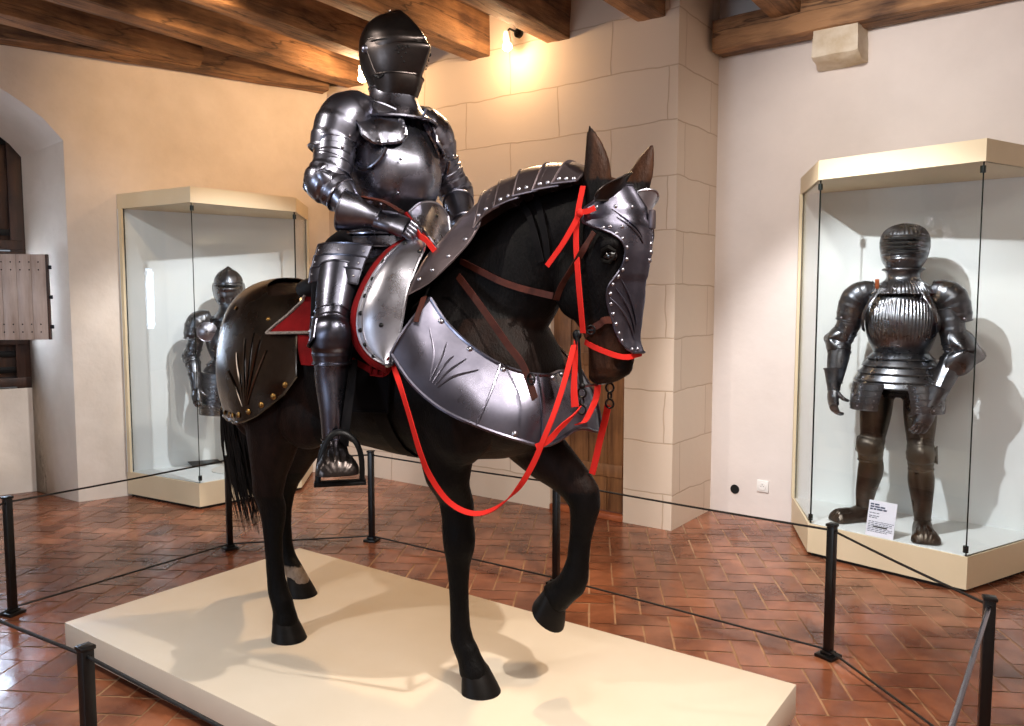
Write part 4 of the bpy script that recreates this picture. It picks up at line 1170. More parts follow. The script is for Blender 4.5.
# ---------------------------------------------------------------- bridle with red ribbons
br = empty('bridle', (HC[0], HC[1], ZP), HD, 'leather bridle with red ribbon reins and iron bit on the horse\'s head', 'bridle')
out = (0, -1, .15)
def ribbon(name, pts, w, side, m='red', n=40, parent=br, taper=None):
    mb = MB(); strip(mb, pts, w, side, n=n, taper=taper); return mb.build(name, M[m], parent, angle=60)
FW = (.8, 0, .1)
ribbon('red_cheek_ribbon', [HL(583, 186, -.10), HL(578, 212, -.115), HL(576, 240, -.125), HL(578, 275, -.125), HL(581, 310, -.112), HL(583, 333, -.095)], .018, FW)
ribbon('red_ribbon_tie', [HL(595, 208, -.128), HL(588, 211, -.13), HL(580, 214, -.13), HL(572, 228, -.135), HL(562, 245, -.14), HL(547, 266, -.145)], .017, (.3, 0, 1))
mb = MB(); mb.ball(HL(580, 213, -.128), (.013, .01, .014)); mb.build('ribbon_knot', M['red'], br)
ribbon('red_nose_ribbon', [HL(585, 342, -.062), HL(594, 347, -.074), HL(606, 352, -.074), HL(618, 356, -.066), HL(628, 357, -.045), HL(636, 355, -.01), V((1.05, .03, 1.245)), V((.99, .072, 1.25)), V((.91, .07, 1.27))], .017, (0, 0, 1))
ribbon('hanging_ribbon', [HL(576, 340, -.085), HL(575, 365, -.10), HL(574, 388, -.115), HL(575, 407, -.125)], .026, FW, taper=lambda t: .55 + .45 * t)
# leather
ribbon('cheek_strap', [HL(594, 232, -.125), HL(585, 247, -.128), HL(575, 264, -.122), HL(562, 285, -.11), HL(556, 300, -.095)], .02, (.7, 0, .7), 'leather')
ribbon('nose_band', [HL(585, 335, -.072), HL(592, 329, -.088), HL(600, 324, -.092), HL(607, 320, -.088), V((1.040, -.02, 1.345)), V((1.040, .02, 1.345)), V((.96, .078, 1.34)), V((.84, .06, 1.30))], .022, (0, 0, 1), 'leather')
mb = MB(); c = HL(591, 330, -.093)
mb.torus(c, .014, .003, (0, 1, 0), 16); mb.box(c, (.018, .004, .005)); mb.build('buckle', M['iron'], br)
# bit: shanks, cross chain, rings
for s in (-1, 1):
    a, b, c = HL(577, 335, -.078), HL(579, 362, -.088), HL(582, 386, -.092)
    mb = MB(); q = [V((p.x, p.y * -s if s > 0 else p.y, p.z)) for p in (a, b, c)]
    mb.tube(cr(q, 14), [.009] * 5 + [.007] * 9, 8); mb.ball(q[0], (.016, .01, .018)); mb.ball(q[2], .011)
    sk = mb.build('bit_shank', M['iron'], br)
    mb = MB(); e = q[2]
    for k in range(3): mb.torus(e + V((0, 0, -.022 - k * .027)), .015 if k != 1 else .012, .0036, (0, 1, 0) if k % 2 == 0 else (1, 0, 0), 18)
    mb.build('bit_ring', M['iron'], sk)
mb = MB(); l, r = HL(583, 386, -.09), HL(583, 386, -.09); r = V((r.x, .09, r.z)); mb.tube([l, l.lerp(r, .5) + V((.015, 0, .0)), r], .0045, 8); mb.build('bit_bar', M['rivet'], br)
# the reins
ribbon('red_rein', [HL(392, 362, -.36), HL(400, 385, -.42), HL(410, 418, -.42), HL(420, 452, -.40), HL(430, 476, -.37), HL(448, 501, -.33), HL(470, 513, -.30), HL(492, 510, -.28), HL(515, 492, -.27), HL(532, 466, -.26), HL(545, 436, -.25), HL(556, 408, -.22), HL(566, 376, -.16), HL(574, 345, -.09)], .018, [(.5, 0, .4), (.8, 0, 0), (.8, 0, 0), (.8, .2, 0), (.6, .3, .3), (.3, .4, .7), (0, .6, .7), (.1, .6, .6), (.6, .5, .5), (.8, .2, .2), (.9, 0, 0), (.9, 0, 0), (.9, 0, 0), (.9, 0, 0)], n=90)
ribbon('red_rein', [HL(536, 447, -.255), HL(548, 441, -.245), HL(560, 428, -.225), HL(572, 417, -.19), HL(580, 408, -.125)], .018, (.4, .2, .8))
e = HL(605, 384, .09)
ribbon('red_rein', [HL(598, 385, -.02), HL(596, 398, -.04), HL(590, 412, -.07), HL(584, 422, -.10), HL(577, 424, -.13)], .024, (.8, 0, .3))
ribbon('red_rein', [HL(608, 405, .10), HL(605, 420, .11), HL(600, 440, .12), HL(596, 458, .12), HL(592, 474, .115)], .024, FW)
# rein laid over the pommel
ribbon('red_rein', [HL(416, 231, -.17), HL(420, 236, -.185), HL(427, 241, -.20), HL(434, 250, -.20), HL(440, 256, -.18)], .02, (.3, 0, .8))
# neck straps and the breast strap that holds the peytral
ns = empty('neck_strap', (HC[0], HC[1], ZP), HD, 'brown leather strap running down the horse\'s neck, buckled to the breast plate', 'strap')
ribbon('strap', [HL(458, 276, -.165), HL(474, 297, -.185), HL(492, 322, -.20), HL(508, 345, -.205), HL(521, 362, -.215), HL(528, 378, -.225), HL(535, 399, -.255)], .024, (.8, 0, .4), 'leather', parent=ns)
mb = MB(); c = HL(531, 379, -.235); mb.torus(c, .017, .0035, (.3, 1, 0), 18); mb.box(c, (.022, .005, .005)); mb.build('buckle', M['iron'], ns)
ns2 = empty('throat_strap', (HC[0], HC[1], ZP), HD, 'brown leather strap crossing the horse\'s neck below the crinet', 'strap')
def onneck(px, py, k=.008):
    q = HL(px, py, -.12); h = hb_bvh.ray_cast(V((q.x, -1.5, q.z)), V((0, 1, 0)))
    y = h[0].y if h[0] is not None else -.1
    q = HL(px, py, y); h = hb_bvh.ray_cast(V((q.x, -1.5, q.z)), V((0, 1, 0)))
    y = (h[0].y if h[0] is not None else y); return HL(px, py, y - k)
ribbon('strap', [onneck(*p) for p in ((460, 261), (480, 271), (500, 281), (520, 288), (540, 293), (553, 296))], .022, (-.2, 0, 1), 'leather', parent=ns2)
cs = empty('crinet_strap', (HC[0], HC[1], ZP), HD, 'pair of black straps hanging from the crinet down the dark neck', 'strap')
ribbon('strap', [onneck(*p) for p in ((522, 202), (530, 218), (536, 240), (541, 262))], .022, (1, 0, .2), 'blackleather', parent=cs)
ribbon('strap', [onneck(*p) for p in ((536, 196), (541, 215), (545, 238), (548, 262))], .022, (1, 0, .2), 'blackleather', parent=cs)
ps = empty('peytral_strap', (HC[0], HC[1], ZP), HD, 'short red-brown leather strap tying the crinet end to the breast plate', 'strap')
ribbon('strap', [HL(424, 297, -.285), HL(421, 306, -.315), HL(418, 314, -.335), HL(416, 322, -.345)], .022, (.8, 0, .1), 'leather', parent=ps)
# ================================================================ ARMOUR
def frames(P):
    n = len(P); out = []; prev = None
    for i in range(n):
        t = (P[min(i + 1, n - 1)] - P[max(i - 1, 0)]).normalized()
        a = prev if prev is not None else (V((1, 0, 0)) if abs(t.x) < .9 else V((0, 0, 1)))
        u = (a - t * a.dot(t)).normalized(); prev = u; out.append((t, u, t.cross(u)))
    return out
def sleeve(mb, pts, rads, n=24, seg=28, lames=0, flute=0, fdep=.05, ends=True, mi=0, keel=0.0, kdir=None, step=.05):
    """plate tube along pts; radii (a, b) across; stepped lames, flutes round it, a keel on the side kdir"""
    P = cr(pts, seg); fr = frames(P); R = cr([(r[0], r[1], 0) if isinstance(r, tuple) else (r, r, 0) for r in rads], seg)
    rings = []
    for i in range(seg):
        t, u, w = fr[i]; k = 1.0
        if lames:
            q = (i / (seg - 1) * lames) % 1; k = 1 + step * (1 - q)
        ring = []
        for j in range(n):
            a = 2 * PI * j / n; f = 1 + (fdep * math.cos(a * flute) if flute else 0)
            d = u * math.cos(a) * R[i].x + w * math.sin(a) * R[i].y
            p = P[i] + d * k * f
            if keel and kdir is not None:
                c = d.normalized().dot(V(kdir)); p = p + V(kdir) * keel * max(0, c) ** 10
            ring.append(p)
        rings.append(ring)
    mb.loft(rings, (True, True), mi)
    if ends:
        for e in (0, -1):
            mb.tube(rings[e] + [rings[e][0]], .0045, 6, mi)
    return P, fr
def trs(rows, n=44, keel=.012, flutes=0, fz=(0, 9), fd=.004, p=2.2):
    """rows z, x back, x front, half width -> rings (ellipse halves with a front keel)"""
    rings = []
    for r in rows:
        z, xb, xf, w = r[:4]; lean = r[4] if len(r) > 4 else 0; c = (xb * .55 + xf * .45); ring = []
        for k in range(n):
            a = 2 * PI * k / n - PI; ca, sa = math.cos(a), math.sin(a)
            x = c + (xf - c if ca > 0 else c - xb) * math.copysign(abs(ca) ** (2 / p), ca); y = w * math.copysign(abs(sa) ** (2 / p), sa)
            if ca > 0:
                x += keel * math.exp(-(a / .22) ** 2)
                if flutes and fz[0] < z < fz[1] and abs(a) < 1.0: x += fd * math.cos(a * flutes)
            ring.append(V((x, y, z + lean * math.copysign(ca * ca, ca) * 1.0)))
        rings.append(ring)
    return rings
def smooth_rows(rows, n):
    L_ = max(len(r) for r in rows); rows = [tuple(r) + (0,) * (L_ - len(r)) for r in rows]
    out = []; m = len(rows) - 1
    for k in range(n):
        t = k / (n - 1) * m; i = min(int(t), m - 1); t -= i
        def g(j): return rows[min(max(j, 0), m)]
        out.append(tuple(.5 * (2 * b + (c - a) * t + (2 * a - 5 * b + 4 * c - d) * t * t + (3 * b - a - 3 * c + d) * t ** 3) for a, b, c, d in zip(g(i - 1), g(i), g(i + 1), g(i + 2))))
    return out

def finger_plates(mb, base, d, up, ln, r, curl, n=3):
    """one armoured finger: overlapping scales along a curling chain"""
    p = V(base); d = V(d).normalized(); up = V(up).normalized(); ax = d.cross(up).normalized()
    segs = [ln * .45, ln * .32, ln * .23]
    path = [p.copy()]; q = d.copy()
    for k, sgm in enumerate(segs):
        q = Matrix.Rotation(-curl * (.7 + .35 * k), 3, ax) @ q
        p = p + q * sgm; path.append(p.copy())
    P = cr(path, 13); rr = [r * (1.12 - .42 * i / 12) * (1 + .10 * (1 - (i % 3) / 2)) for i in range(13)]
    mb.tube(P, rr, 9); mb.ball(P[-1], rr[-1] * .98, nu=8, nv=6)
def gauntlet(par, wrist, hand, up, m, curl=.5, side=1, cuff=.07, hs=1.0):
    """bell cuff, back-of-hand plate, four scaled fingers and a thumb"""
    W = V(wrist); Hn = V(hand); d = (Hn - W).normalized(); up = V(up); up = (up - d * up.dot(d)).normalized(); ac = d.cross(up)   # ac: across the hand
    mb = MB(); sleeve(mb, [W - d * .115, W - d * .07, W - d * .02, W + d * .015], [(cuff, cuff * 1.0), (cuff * .86, cuff * .86), (.046, .042), (.043, .036)], 24, 16)
    g = mb.build('gauntlet_cuff', m, par)
    mb = MB(); rings = []
    fr0 = (up, ac)
    for i in range(11):
        t = i / 10; c = W + d * (.01 + .095 * t * hs) + up * .006 * math.sin(PI * t); k = 1 + .06 * (1 - (t * 4) % 1)
        rings.append(ell(c, up, ac, (.026 - .004 * t) * k * hs, (.038 + .006 * math.sin(PI * t * .8)) * k * hs, 20, 2.5))
    mb.loft(rings); mb.build('hand_plate', m, par)
    kn = W + d * (.105 * hs)
    lens = (.068, .078, .074, .058)
    for i in range(4):
        mb = MB(); o = (i - 1.5) * .0205 * hs * side
        finger_plates(mb, kn + ac * o + up * .004, d, up, lens[i] * hs, .0105 * hs, curl * (1 + .08 * i)); mb.build('finger', m, par)
    mb = MB(); finger_plates(mb, W + d * .035 * hs - ac * .034 * side * hs - up * .008, (d * .8 - ac * .45 * side - up * .35), up, .068 * hs, .0125 * hs, curl * .55); mb.build('thumb', m, par)
def arm(par, S, E, W, m, side, r=(.072, .062, .052, .042), flute=0, couter='wing', lames=5, out=None, cm=None, spike=False):
    S, E, W = V(S), V(E), V(W); ou = V(out) if out else V((0, side, 0))
    mb = MB(); up = (S - E).normalized()
    sleeve(mb, [S - up * .06, S.lerp(E, .55), S.lerp(E, .9)], [r[0], r[0] * .96, r[1]], 26, 30, flute=flute, fdep=.03, lames=4, step=.04)
    mb.build('upper_arm_plate', m, par)
    mb = MB(); f = (W - E).normalized()
    sleeve(mb, [E + f * .035, E.lerp(W, .35), E.lerp(W, .7), W - f * .005], [r[2] * 1.0, r[2] * 1.1, r[2] * .94, r[3]], 26, 24, flute=flute, fdep=.035)
    mb.build('forearm_plate', m, par)
    # elbow cop with its wing
    mb = MB(); b = (up * 1 - f * 1); k = ((E - S).normalized() - (W - E).normalized())
    k = k.normalized() if k.length > .1 else ou
    sleeve(mb, [E + up * .075, E + up * .03 + k * .012, E + k * .022, E + f * .03 + k * .012, E + f * .07], [r[1] * 1.04, r[1] * 1.10, r[1] * 1.13, r[2] * 1.16, r[2] * 1.08], 26, 30, lames=5, step=.05)
    mb.dome(E + k * (r[1] * 1.28), k, .022, 0, .9, 14)
    c = mb.build('elbow_cop', cm or m, par)
    mb = MB(); ax = (up - f).normalized() if (up - f).length > .2 else up
    ou = (ou - ax * ou.dot(ax)).normalized(); mm = ax.cross(ou).normalized()
    if mm.y * side < 0: mm = -mm
    if abs(mm.y) < .3: mm = (-k) if mm.dot(k) > 0 else mm
    big = {'big': .135, 'mid': .085}.get(couter, .052)
    def wing(u, v):
        t = lerp(-PI, PI, u); rr = big * (.80 + .30 * math.exp(-(t / .35) ** 2) + .12 * math.cos(2 * (abs(t) - 1.75)) - .38 * math.exp(-((abs(t) - PI) / .5) ** 2))
        crease = math.exp(-(math.sin(t) / .22) ** 2)
        hgt = .42 * big * (1 - v * v) * (1 - .35 * crease) + .05 * big * v * math.cos(2 * t)
        return E + ou * (r[1] * .95 + hgt) + (ax * math.sin(t) * 1.1 + mm * math.cos(t)) * rr * v
    mb.plate(wing, 48, 8, .003, .0035, sides='V', flip=(ax.cross(mm).dot(ou) < 0)); mb.build('elbow_wing', cm or m, par)
    return c
def pauldron(par, S, m, side, pts, rads, lames=5):
    """stepped shoulder plates sloping from the neck over the shoulder and down the arm"""
    S = V(S); mb = MB()
    sleeve(mb, [S + V((x, side * y, z)) for x, y, z in pts], rads, 30, 40, lames=lames, step=.045)
    for k in range(3): mb.dome(S + V((rads[1][0] * .95 if isinstance(rads[1], tuple) else rads[1] * .95, side * (.02 + .035 * k), -.02 - .045 * k)), (1, side * .2, .2), .007, 1)
    mb.build('pauldron', [m, M['rivet']], par)
def leg(par, Hp, K, A, toe, m, side, rh=.088, rk=.062, rc=.06, ra=.042, flute=0, foot='broad', fl=.27, cm=None, sw=1.0, fm=None):
    Hp, K, A = V(Hp), V(K), V(A); t = (K - Hp).normalized(); s = (A - K).normalized(); toe = V(toe).normalized()
    mb = MB(); sleeve(mb, [Hp, Hp.lerp(K, .4), Hp.lerp(K, .88)], [rh, rh * .95, rk * 1.04], 28, 26, flute=flute, fdep=.02, keel=.012, kdir=toe); mb.build('cuisse', m, par)
    k = (toe - t * toe.dot(t)).normalized()
    mb = MB(); sleeve(mb, [K - t * .085, K - t * .04 + k * .004, K + k * .012, K + s * .04 + k * .004, K + s * .085], [rk * 1.06, rk * 1.12, rk * 1.2, rk * 1.1, rk * 1.0], 28, 30, lames=5, step=.045, keel=.012, kdir=k)
    mb.build('poleyn', cm or m, par)
    mb = MB(); ou = V((0, side, 0)); ou = (ou - t * ou.dot(t)).normalized(); 
    def wing(u, v):
        a = lerp(-1, 1, u); q = lerp(-1, 1, v); return K + ou * (rk * 1.18 + .014 * (1 - a * a)) - k * (.012 + .04 * (a + .3)) + t * q * .05 * (1 - .3 * a * a)
    mb.plate(wing, 12, 10, .003, .004, rivets=[(.5, .5)], rr=.008); mb.build('knee_wing', [cm or m, M['rivet']], par)
    mb = MB(); sleeve(mb, [K + s * .06, K.lerp(A, .38) - k * .012, K.lerp(A, .72), A - s * .01], [(rk * .96,) * 2, (rc, rc * 1.02), (rc * .8,) * 2, (ra, ra)], 28, 28, keel=.012, kdir=k, flute=flute, fdep=.012); mb.build('greave', cm or m, par)
    # sabaton
    mb = MB(); up = V((0, 0, 1)); w = up.cross(toe); rings = []
    base = A - V((0, 0, .075))
    prof = [(-.055, .03, .072, .0), (-.04, .038, .088, 0), (0, .042, .098, 0), (.05, .043, .08, 0), (.1, .047, .066, 0), (.145, .056, .062, 0), (.18, .06, .058, 0), (.205, .056, .046, 0), (.220, .044, .03, 0), (.228, .028, .012, 0)] if foot == 'broad' else \
           [(-.055, .03, .072, 0), (-.04, .036, .085, 0), (0, .04, .095, 0), (.05, .041, .075, 0), (.1, .043, .056, 0), (.15, .044, .045, 0), (.19, .04, .035, 0), (.22, .028, .026, 0), (.235, .012, .015, 0)]
    sc = fl / .29
    P = cr([(x * sc, b, h) for x, b, h, _ in prof], 30)
    for i, q in enumerate(P):
        kk = 1 + .045 * (1 - (i / 29 * 9) % 1); ring = []
        for j in range(28):
            a = PI * j / 27; f = 1
            if foot == 'broad' and q.x > .1: f = 1 + .085 * math.cos(a * 16) * math.sin(a)
            ring.append(base + toe * q.x + w * q.y * kk * sw * math.cos(a) + up * q.z * kk * f * (1 + (sw - 1) * .6) * math.sin(a) ** .8)
        rings.append(ring)
    mb.loft(rings, (True, True)); mb.build('sabaton', fm or cm or m, par)
def tasset(par, P, m, w=.16, h=.2, n=4, out=(1, 0, 0), down=(0, 0, -1), bulge=.05):
    P = V(P); ou = V(out).normalized(); dn = V(down).normalized(); ac = ou.cross(dn).normalized()
    for q in range(n):
        def f(u, v, q=q):
            a = lerp(-1.15, 1.15, u); z = (q + v * 1.12) / n
            return P + ac * math.sin(a) * w / 2 * (1.08 - .12 * z) / .92 + dn * z * h + ou * (bulge * (math.cos(a) - .4) + .006 * (1 - v) + .025 * math.sin(z * PI / 2))
        mb = MB(); mb.plate(f, 16, 5, .003, .0035, rivets=[(.12, .5), (.5, .5), (.88, .5)], rr=.005, flip=True); mb.build('tasset_lame', [m, M['rivet']], par)
def fauld(par, rows, m, n=4, keel=.0):
    R = smooth_rows(rows, n * 6 + 1)
    for q in range(n):
        mb = MB(); a = R[q * 6:(q + 1) * 6 + 1]; a = [(z, xb - .012 * (i / 6), xf + .012 * (i / 6), w + .012 * (i / 6)) for i, (z, xb, xf, w) in enumerate(r[:4] for r in a)]
        rg = trs(a, 44, keel); mb.loft(rg, (False, False)); mb.tube(rg[-1] + [rg[-1][0]], .004, 6); mb.build('fauld_lame', m, par)

# ---------------------------------------------------------------- the rider
rid = empty('mounted_armour', (HC[0], HC[1], ZP), HD, 'dark steel plate armour of a knight mounted astride the horse, visor closed', 'armour')
ms = M['steel']
# dark cloth body filling the gaps between the plates
mb = MB()
mb.loft(trs(smooth_rows([(1.50, -.20, .10, .20), (1.62, -.17, .10, .185), (1.74, -.11, .10, .14), (1.9, -.12, .13, .16), (2.04, -.12, .10, .18), (2.12, -.10, .06, .13), (2.16, -.08, .05, .07), (2.3, -.07, .05, .06)], 24), 28, 0))
for s_, S, E, W in ((-1, (-.03, -.2, 2.06), HL(331, 181, -.31), HL(354, 214, -.30)), (1, (.0, .2, 2.06), HL(452, 190, .33), HL(462, 224, .26))):
    mb.tube(cr([S, V(S).lerp(V(E), .5), E], 10), .05, 14); mb.tube(cr([E, V(E).lerp(V(W), .5), W], 10), [.046 - .001 * i for i in range(10)], 14)
for s_ in (-1, 1):
    mb.tube(cr([(-.12, s_ * .10, 1.60), (-.02, s_ * .3, 1.53), (.075, s_ * .425, 1.30)], 12), [.1, .095, .09, .08, .072, .066, .062, .058, .055, .052, .05, .05], 16)
voxel(mb, 'arming_garment', .012, 3, rid, M['blackcloth'])
# breast and back plates
BR = [(1.705, -.125, .09, .14), (1.74, -.135, .115, .152), (1.80, -.15, .153, .175), (1.87, -.16, .178, .19), (1.94, -.165, .172, .196), (2.01, -.165, .14, .19), (2.06, -.155, .11, .175), (2.10, -.135, .09, .15)]
mb = MB(); rg = trs(smooth_rows(BR, 30), 56, .016); mb.loft(rg, (False, False))
mb.tube(rg[0] + [rg[0][0]], .006, 6); mb.tube(rg[-1] + [rg[-1][0]], .007, 6)
# roped turns at the arm holes
for s_ in (-1, 1):
    P = []
    for k in range(17):
        a = lerp(-1.25, 1.25, k / 16); P.append(V((.02 + .09 * math.sin(a) + .03, s_ * (.185 + .014 * math.cos(a * 2)), 1.99 + .105 * -math.cos(a) * -1 * -1)))
    mb.tube(P, .008, 8)
for q in ((.15, -.13, 1.80), (.165, -.13, 1.92), (.1, -.168, 1.76)): mb.dome(V(q), (.8, -.6, 0), .007, 0, .7, 8)
mb.build('breastplate', ms, rid)
mb = MB(); rg = trs([(1.69, -.135, .115, .152), (1.705, -.137, .117, .154), (1.72, -.132, .112, .15)], 44, .008); mb.loft(rg, (False, False)); mb.build('waist_belt', M['leather'], rid)
fauld(rid, [(1.71, -.13, .11, .15), (1.66, -.16, .125, .18), (1.61, -.19, .14, .205), (1.56, -.21, .15, .225)], ms, 3)
# gorget
GR = [(2.215, -.085, .09, .080), (2.18, -.085, .10, .084), (2.14, -.10, .118, .100), (2.115, -.12, .135, .122), (2.095, -.14, .155, .15), (2.085, -.15, .165, .168)]
mb = MB(); rg = trs(smooth_rows(GR, 18), 44, .010); mb.loft(rg, (False, False)); mb.tube(rg[-1] + [rg[-1][0]], .006, 6); mb.tube(rg[0] + [rg[0][0]], .004, 6)
mb.tube([V((.155, .0, 2.092)), V((.168, 0, 2.107)), V((.171, .0, 2.122))], .006, 8); mb.build('gorget', ms, rid)
# helmet: skull with low comb, pointed visor and bevor
hs = M['helmsteel']
HS = [(2.19, -.06, .06, .075), (2.24, -.095, .075, .09), (2.30, -.125, .10, .104), (2.36, -.138, .158, .110), (2.385, -.136, .153, .109), (2.41, -.128, .134, .106), (2.45, -.098, .096, .088), (2.475, -.06, .068, .062), (2.488, -.03, .05, .035), (2.494, -.005, .03, .008)]
rows = smooth_rows(HS, 26); mb = MB(); rings = []
for z, xb, xf, w in (r[:4] for r in rows):
    ring = []; c = (xb + xf) / 2
    for k in range(48):
        a = 2 * PI * k / 48; ca, sa = math.cos(a), math.sin(a); x = c + (xf - xb) / 2 * ca; y = w * sa
        comb = .012 * math.exp(-(y / .02) ** 2) if z > 2.28 else 0
        ring.append(V((x, y, z)) + (V((x - 0, y, (z - 2.3) * 1.6)).normalized() * comb if comb else V((0, 0, 0))))
    rings.append(ring)
mb.loft(rings); 
mb.tube([(-.006, 0, 2.494), (-.006, 0, 2.512)], .003, 6); mb.build('helmet_skull', hs, rid)
def visor_shape(rows, amax, name, m, ridge=.35, nz=22, na=40, slit=None):
    R = smooth_rows(rows, nz + 1)
    def f(u, v):
        z, xr, xf, w = R[min(nz, int(round(v * nz)))][:4]     # xr: x at the pivot, xf: at the nose ridge
        a = lerp(-amax, amax, u); q = abs(a) / amax
        # two flat cheeks meeting in a sharp ridge
        y = math.copysign(w * (1 - (1 - q) ** 1.9), a); x = lerp(xf, xr, q ** 1.25)
        return V((x, y, z))
    mb = MB(); mb.plate(f, na, nz, .003, .0022, flip=False); return mb, f
VR = [(2.195, .03, .105, .056), (2.23, .015, .132, .080), (2.275, .0, .158, .098), (2.32, -.012, .182, .109), (2.342, -.018, .192, .1125), (2.354, -.02, .187, .113), (2.366, -.02, .168, .113), (2.378, -.012, .156, .111)]
mb, vf = visor_shape(VR, 1.0, 'visor', hs)
for s_ in (0, 1):
    for (du, dv) in ((0, 0), (.02, .05), (-.02, .05), (.025, -.03), (-.025, -.03), (0, .11), (.03, .12), (-.03, .11), (0, -.09), (.04, .04), (-.045, .0), (.02, -.1)):
        u = .30 + du * 1.2; u = 1 - u if s_ else u; p = vf(u, .44 + dv); mb.ball(p + V((.003, (.003 if s_ else -.003), 0)), .0034, 1, 8, 5)
vz = mb.build('visor', [hs, M['black']], rid)
for s_ in (0, 1):
    mb = MB(); mb.tube([vf((.04 + .40 * t) if not s_ else 1 - (.04 + .40 * t), .885) + V((.004, (-.002 if not s_ else .002), .0)) for t in [k / 10 for k in range(11)]], [.0015 + .0045 * math.sin(PI * k / 10) for k in range(11)], 6); mb.build('eye_slit', M['black'], vz)
    mb = MB(); sg = 1 if s_ else -1; mb.dome((-.028, sg * .112, 2.345), (0, sg, 0), .016, 0, .7, 12); mb.build('visor_pivot', ms, vz)
mb = MB(); rg = trs(smooth_rows([(2.16, -.05, .085, .074), (2.19, -.055, .108, .080), (2.225, -.06, .122, .090), (2.25, -.065, .126, .098)], 12), 44, .014); mb.loft(rg, (False, False)); mb.tube(rg[-1][8:37], .004, 6); mb.build('bevor', hs, rid)
mb = MB(); c = V((.03, -.094, 2.235)); mb.tube([c + V((-.02, -.002, .012)), c, c + V((.018, -.002, .006)), c + V((.02, -.002, .022))], .0035, 6); mb.build('visor_hook', M['iron'], rid)
# shoulders
RS = V((-.03, -.205, 2.06)); LS = V((.02, .20, 2.06))
for S_, s_ in ((RS, -1), (LS, 1)): pauldron(rid, S_, ms, s_, [(.0, -.11, .06), (-.002, -.05, .045), (-.004, .008, .008), (-.012, .04, -.055), (-.022, .062, -.12)], [.052, .078, .090, .087, .077])
# broad front plate of each shoulder lying over the breast
RB = smooth_rows(BR, 60)
def breast_pt(y, z, off):
    z_, xb, xf, w = min(RB, key=lambda r: abs(r[0] - z))[:4]; c = xb * .55 + xf * .45; q = min(.999, abs(y) / w); x = c + (xf - c) * (1 - q ** 2.2) ** (1 / 2.2); return V((x + off, y, z))
for s_ in (-1, 1):
    def wp(u, v, s_=s_):
        y = lerp(.085, .235, u); zt = lerp(2.11, 2.155, min(1, u * 1.6)); zb = lerp(1.985, 1.965, u) + .03 * (1 - math.sin(PI * u)) ** 2
        z = lerp(zt, zb, v); p = breast_pt(min(y, .165), min(z, 2.08), .030); p.z = z; p.x -= max(0, z - 2.08) * .35
        if y > .165: p.x -= (y - .165) * .3 
        p.y = s_ * y; p.x += .012 * math.sin(PI * v); return p
    mb = MB(); mb.plate(wp, 18, 14, .003, .005, rivets=[(.06, q) for q in (.15, .4, .65, .9)] + [(q, .95) for q in (.25, .45, .65)], rr=.006, flip=(s_ > 0)); mb.build('pauldron_front', [ms, M['rivet']], rid)
# rear spike-like haute piece behind the right shoulder
mb = MB(); mb.tube([(-.10, -.13, 2.14), (-.135, -.14, 2.165), (-.16, -.145, 2.19)], [.008, .005, .002], 6); mb.build('buckle_strap_end', M['leather'], rid)
RE, RW = HL(331, 181, -.31), HL(354, 213, -.30)
LE, LW = HL(455, 192, .33), HL(464, 222, .26)
arm(rid, RS + V((-.015, -.035, -.04)), RE, RW, ms, -1, (.074, .064, .056, .046), out=(.35, -.92, .1))
arm(rid, LS + V((-.01, .035, -.04)), LE, LW, ms, 1, (.074, .064, .054, .046), out=(.2, .95, 0))
RHND = HL(402, 227, -.21)
gauntlet(rid, RW + (RHND - RW).normalized() * .075, RHND, (-.15, -.62, .76), ms, .62, 1, .073, 1.12)
LH = LW + V((.12, -.07, -.03)); gauntlet(rid, LW + (LH - LW).normalized() * .03, LH, (.1, .5, .8), ms, .62, -1, .066, 1.05)
mb = MB(); mb.tube(cr([RW + V((.02, .03, .055)), RW + V((.10, .05, .035)), RW + V((.16, .07, .0))], 10), [(.006, .026)] * 10, 8); mb.build('red_glove_lining', M['leather'], rid)
# legs
for s_ in (-1, 1):
    Hh = HL(341, 272, -.315); Kk = HL(331, 338, -.425); Aa = HL(334, 442, -.43)
    if s_ > 0: Hh, Kk, Aa = [V((p.x, -p.y, p.z)) for p in (Hh, Kk, Aa)]
    leg(rid, Hh, Kk, Aa, (.78, s_ * .62, 0), M['leggear'], s_, .078, .060, .056, .04, foot='broad', fl=.27, sw=1.12, fm=M['helmsteel'])  # feet in the darker helmet steel, their shadow put into the colour
    # hip plates
    P0 = HL(352, 254, -.29); P0 = P0 if s_ < 0 else V((P0.x, -P0.y, P0.z))
    tasset(rid, P0 + V((-.03, 0, .03)), M['leggear'], .21, .145, 3, (.25, s_ * .95, .25), (.05, s_ * .35, -.93), .05)

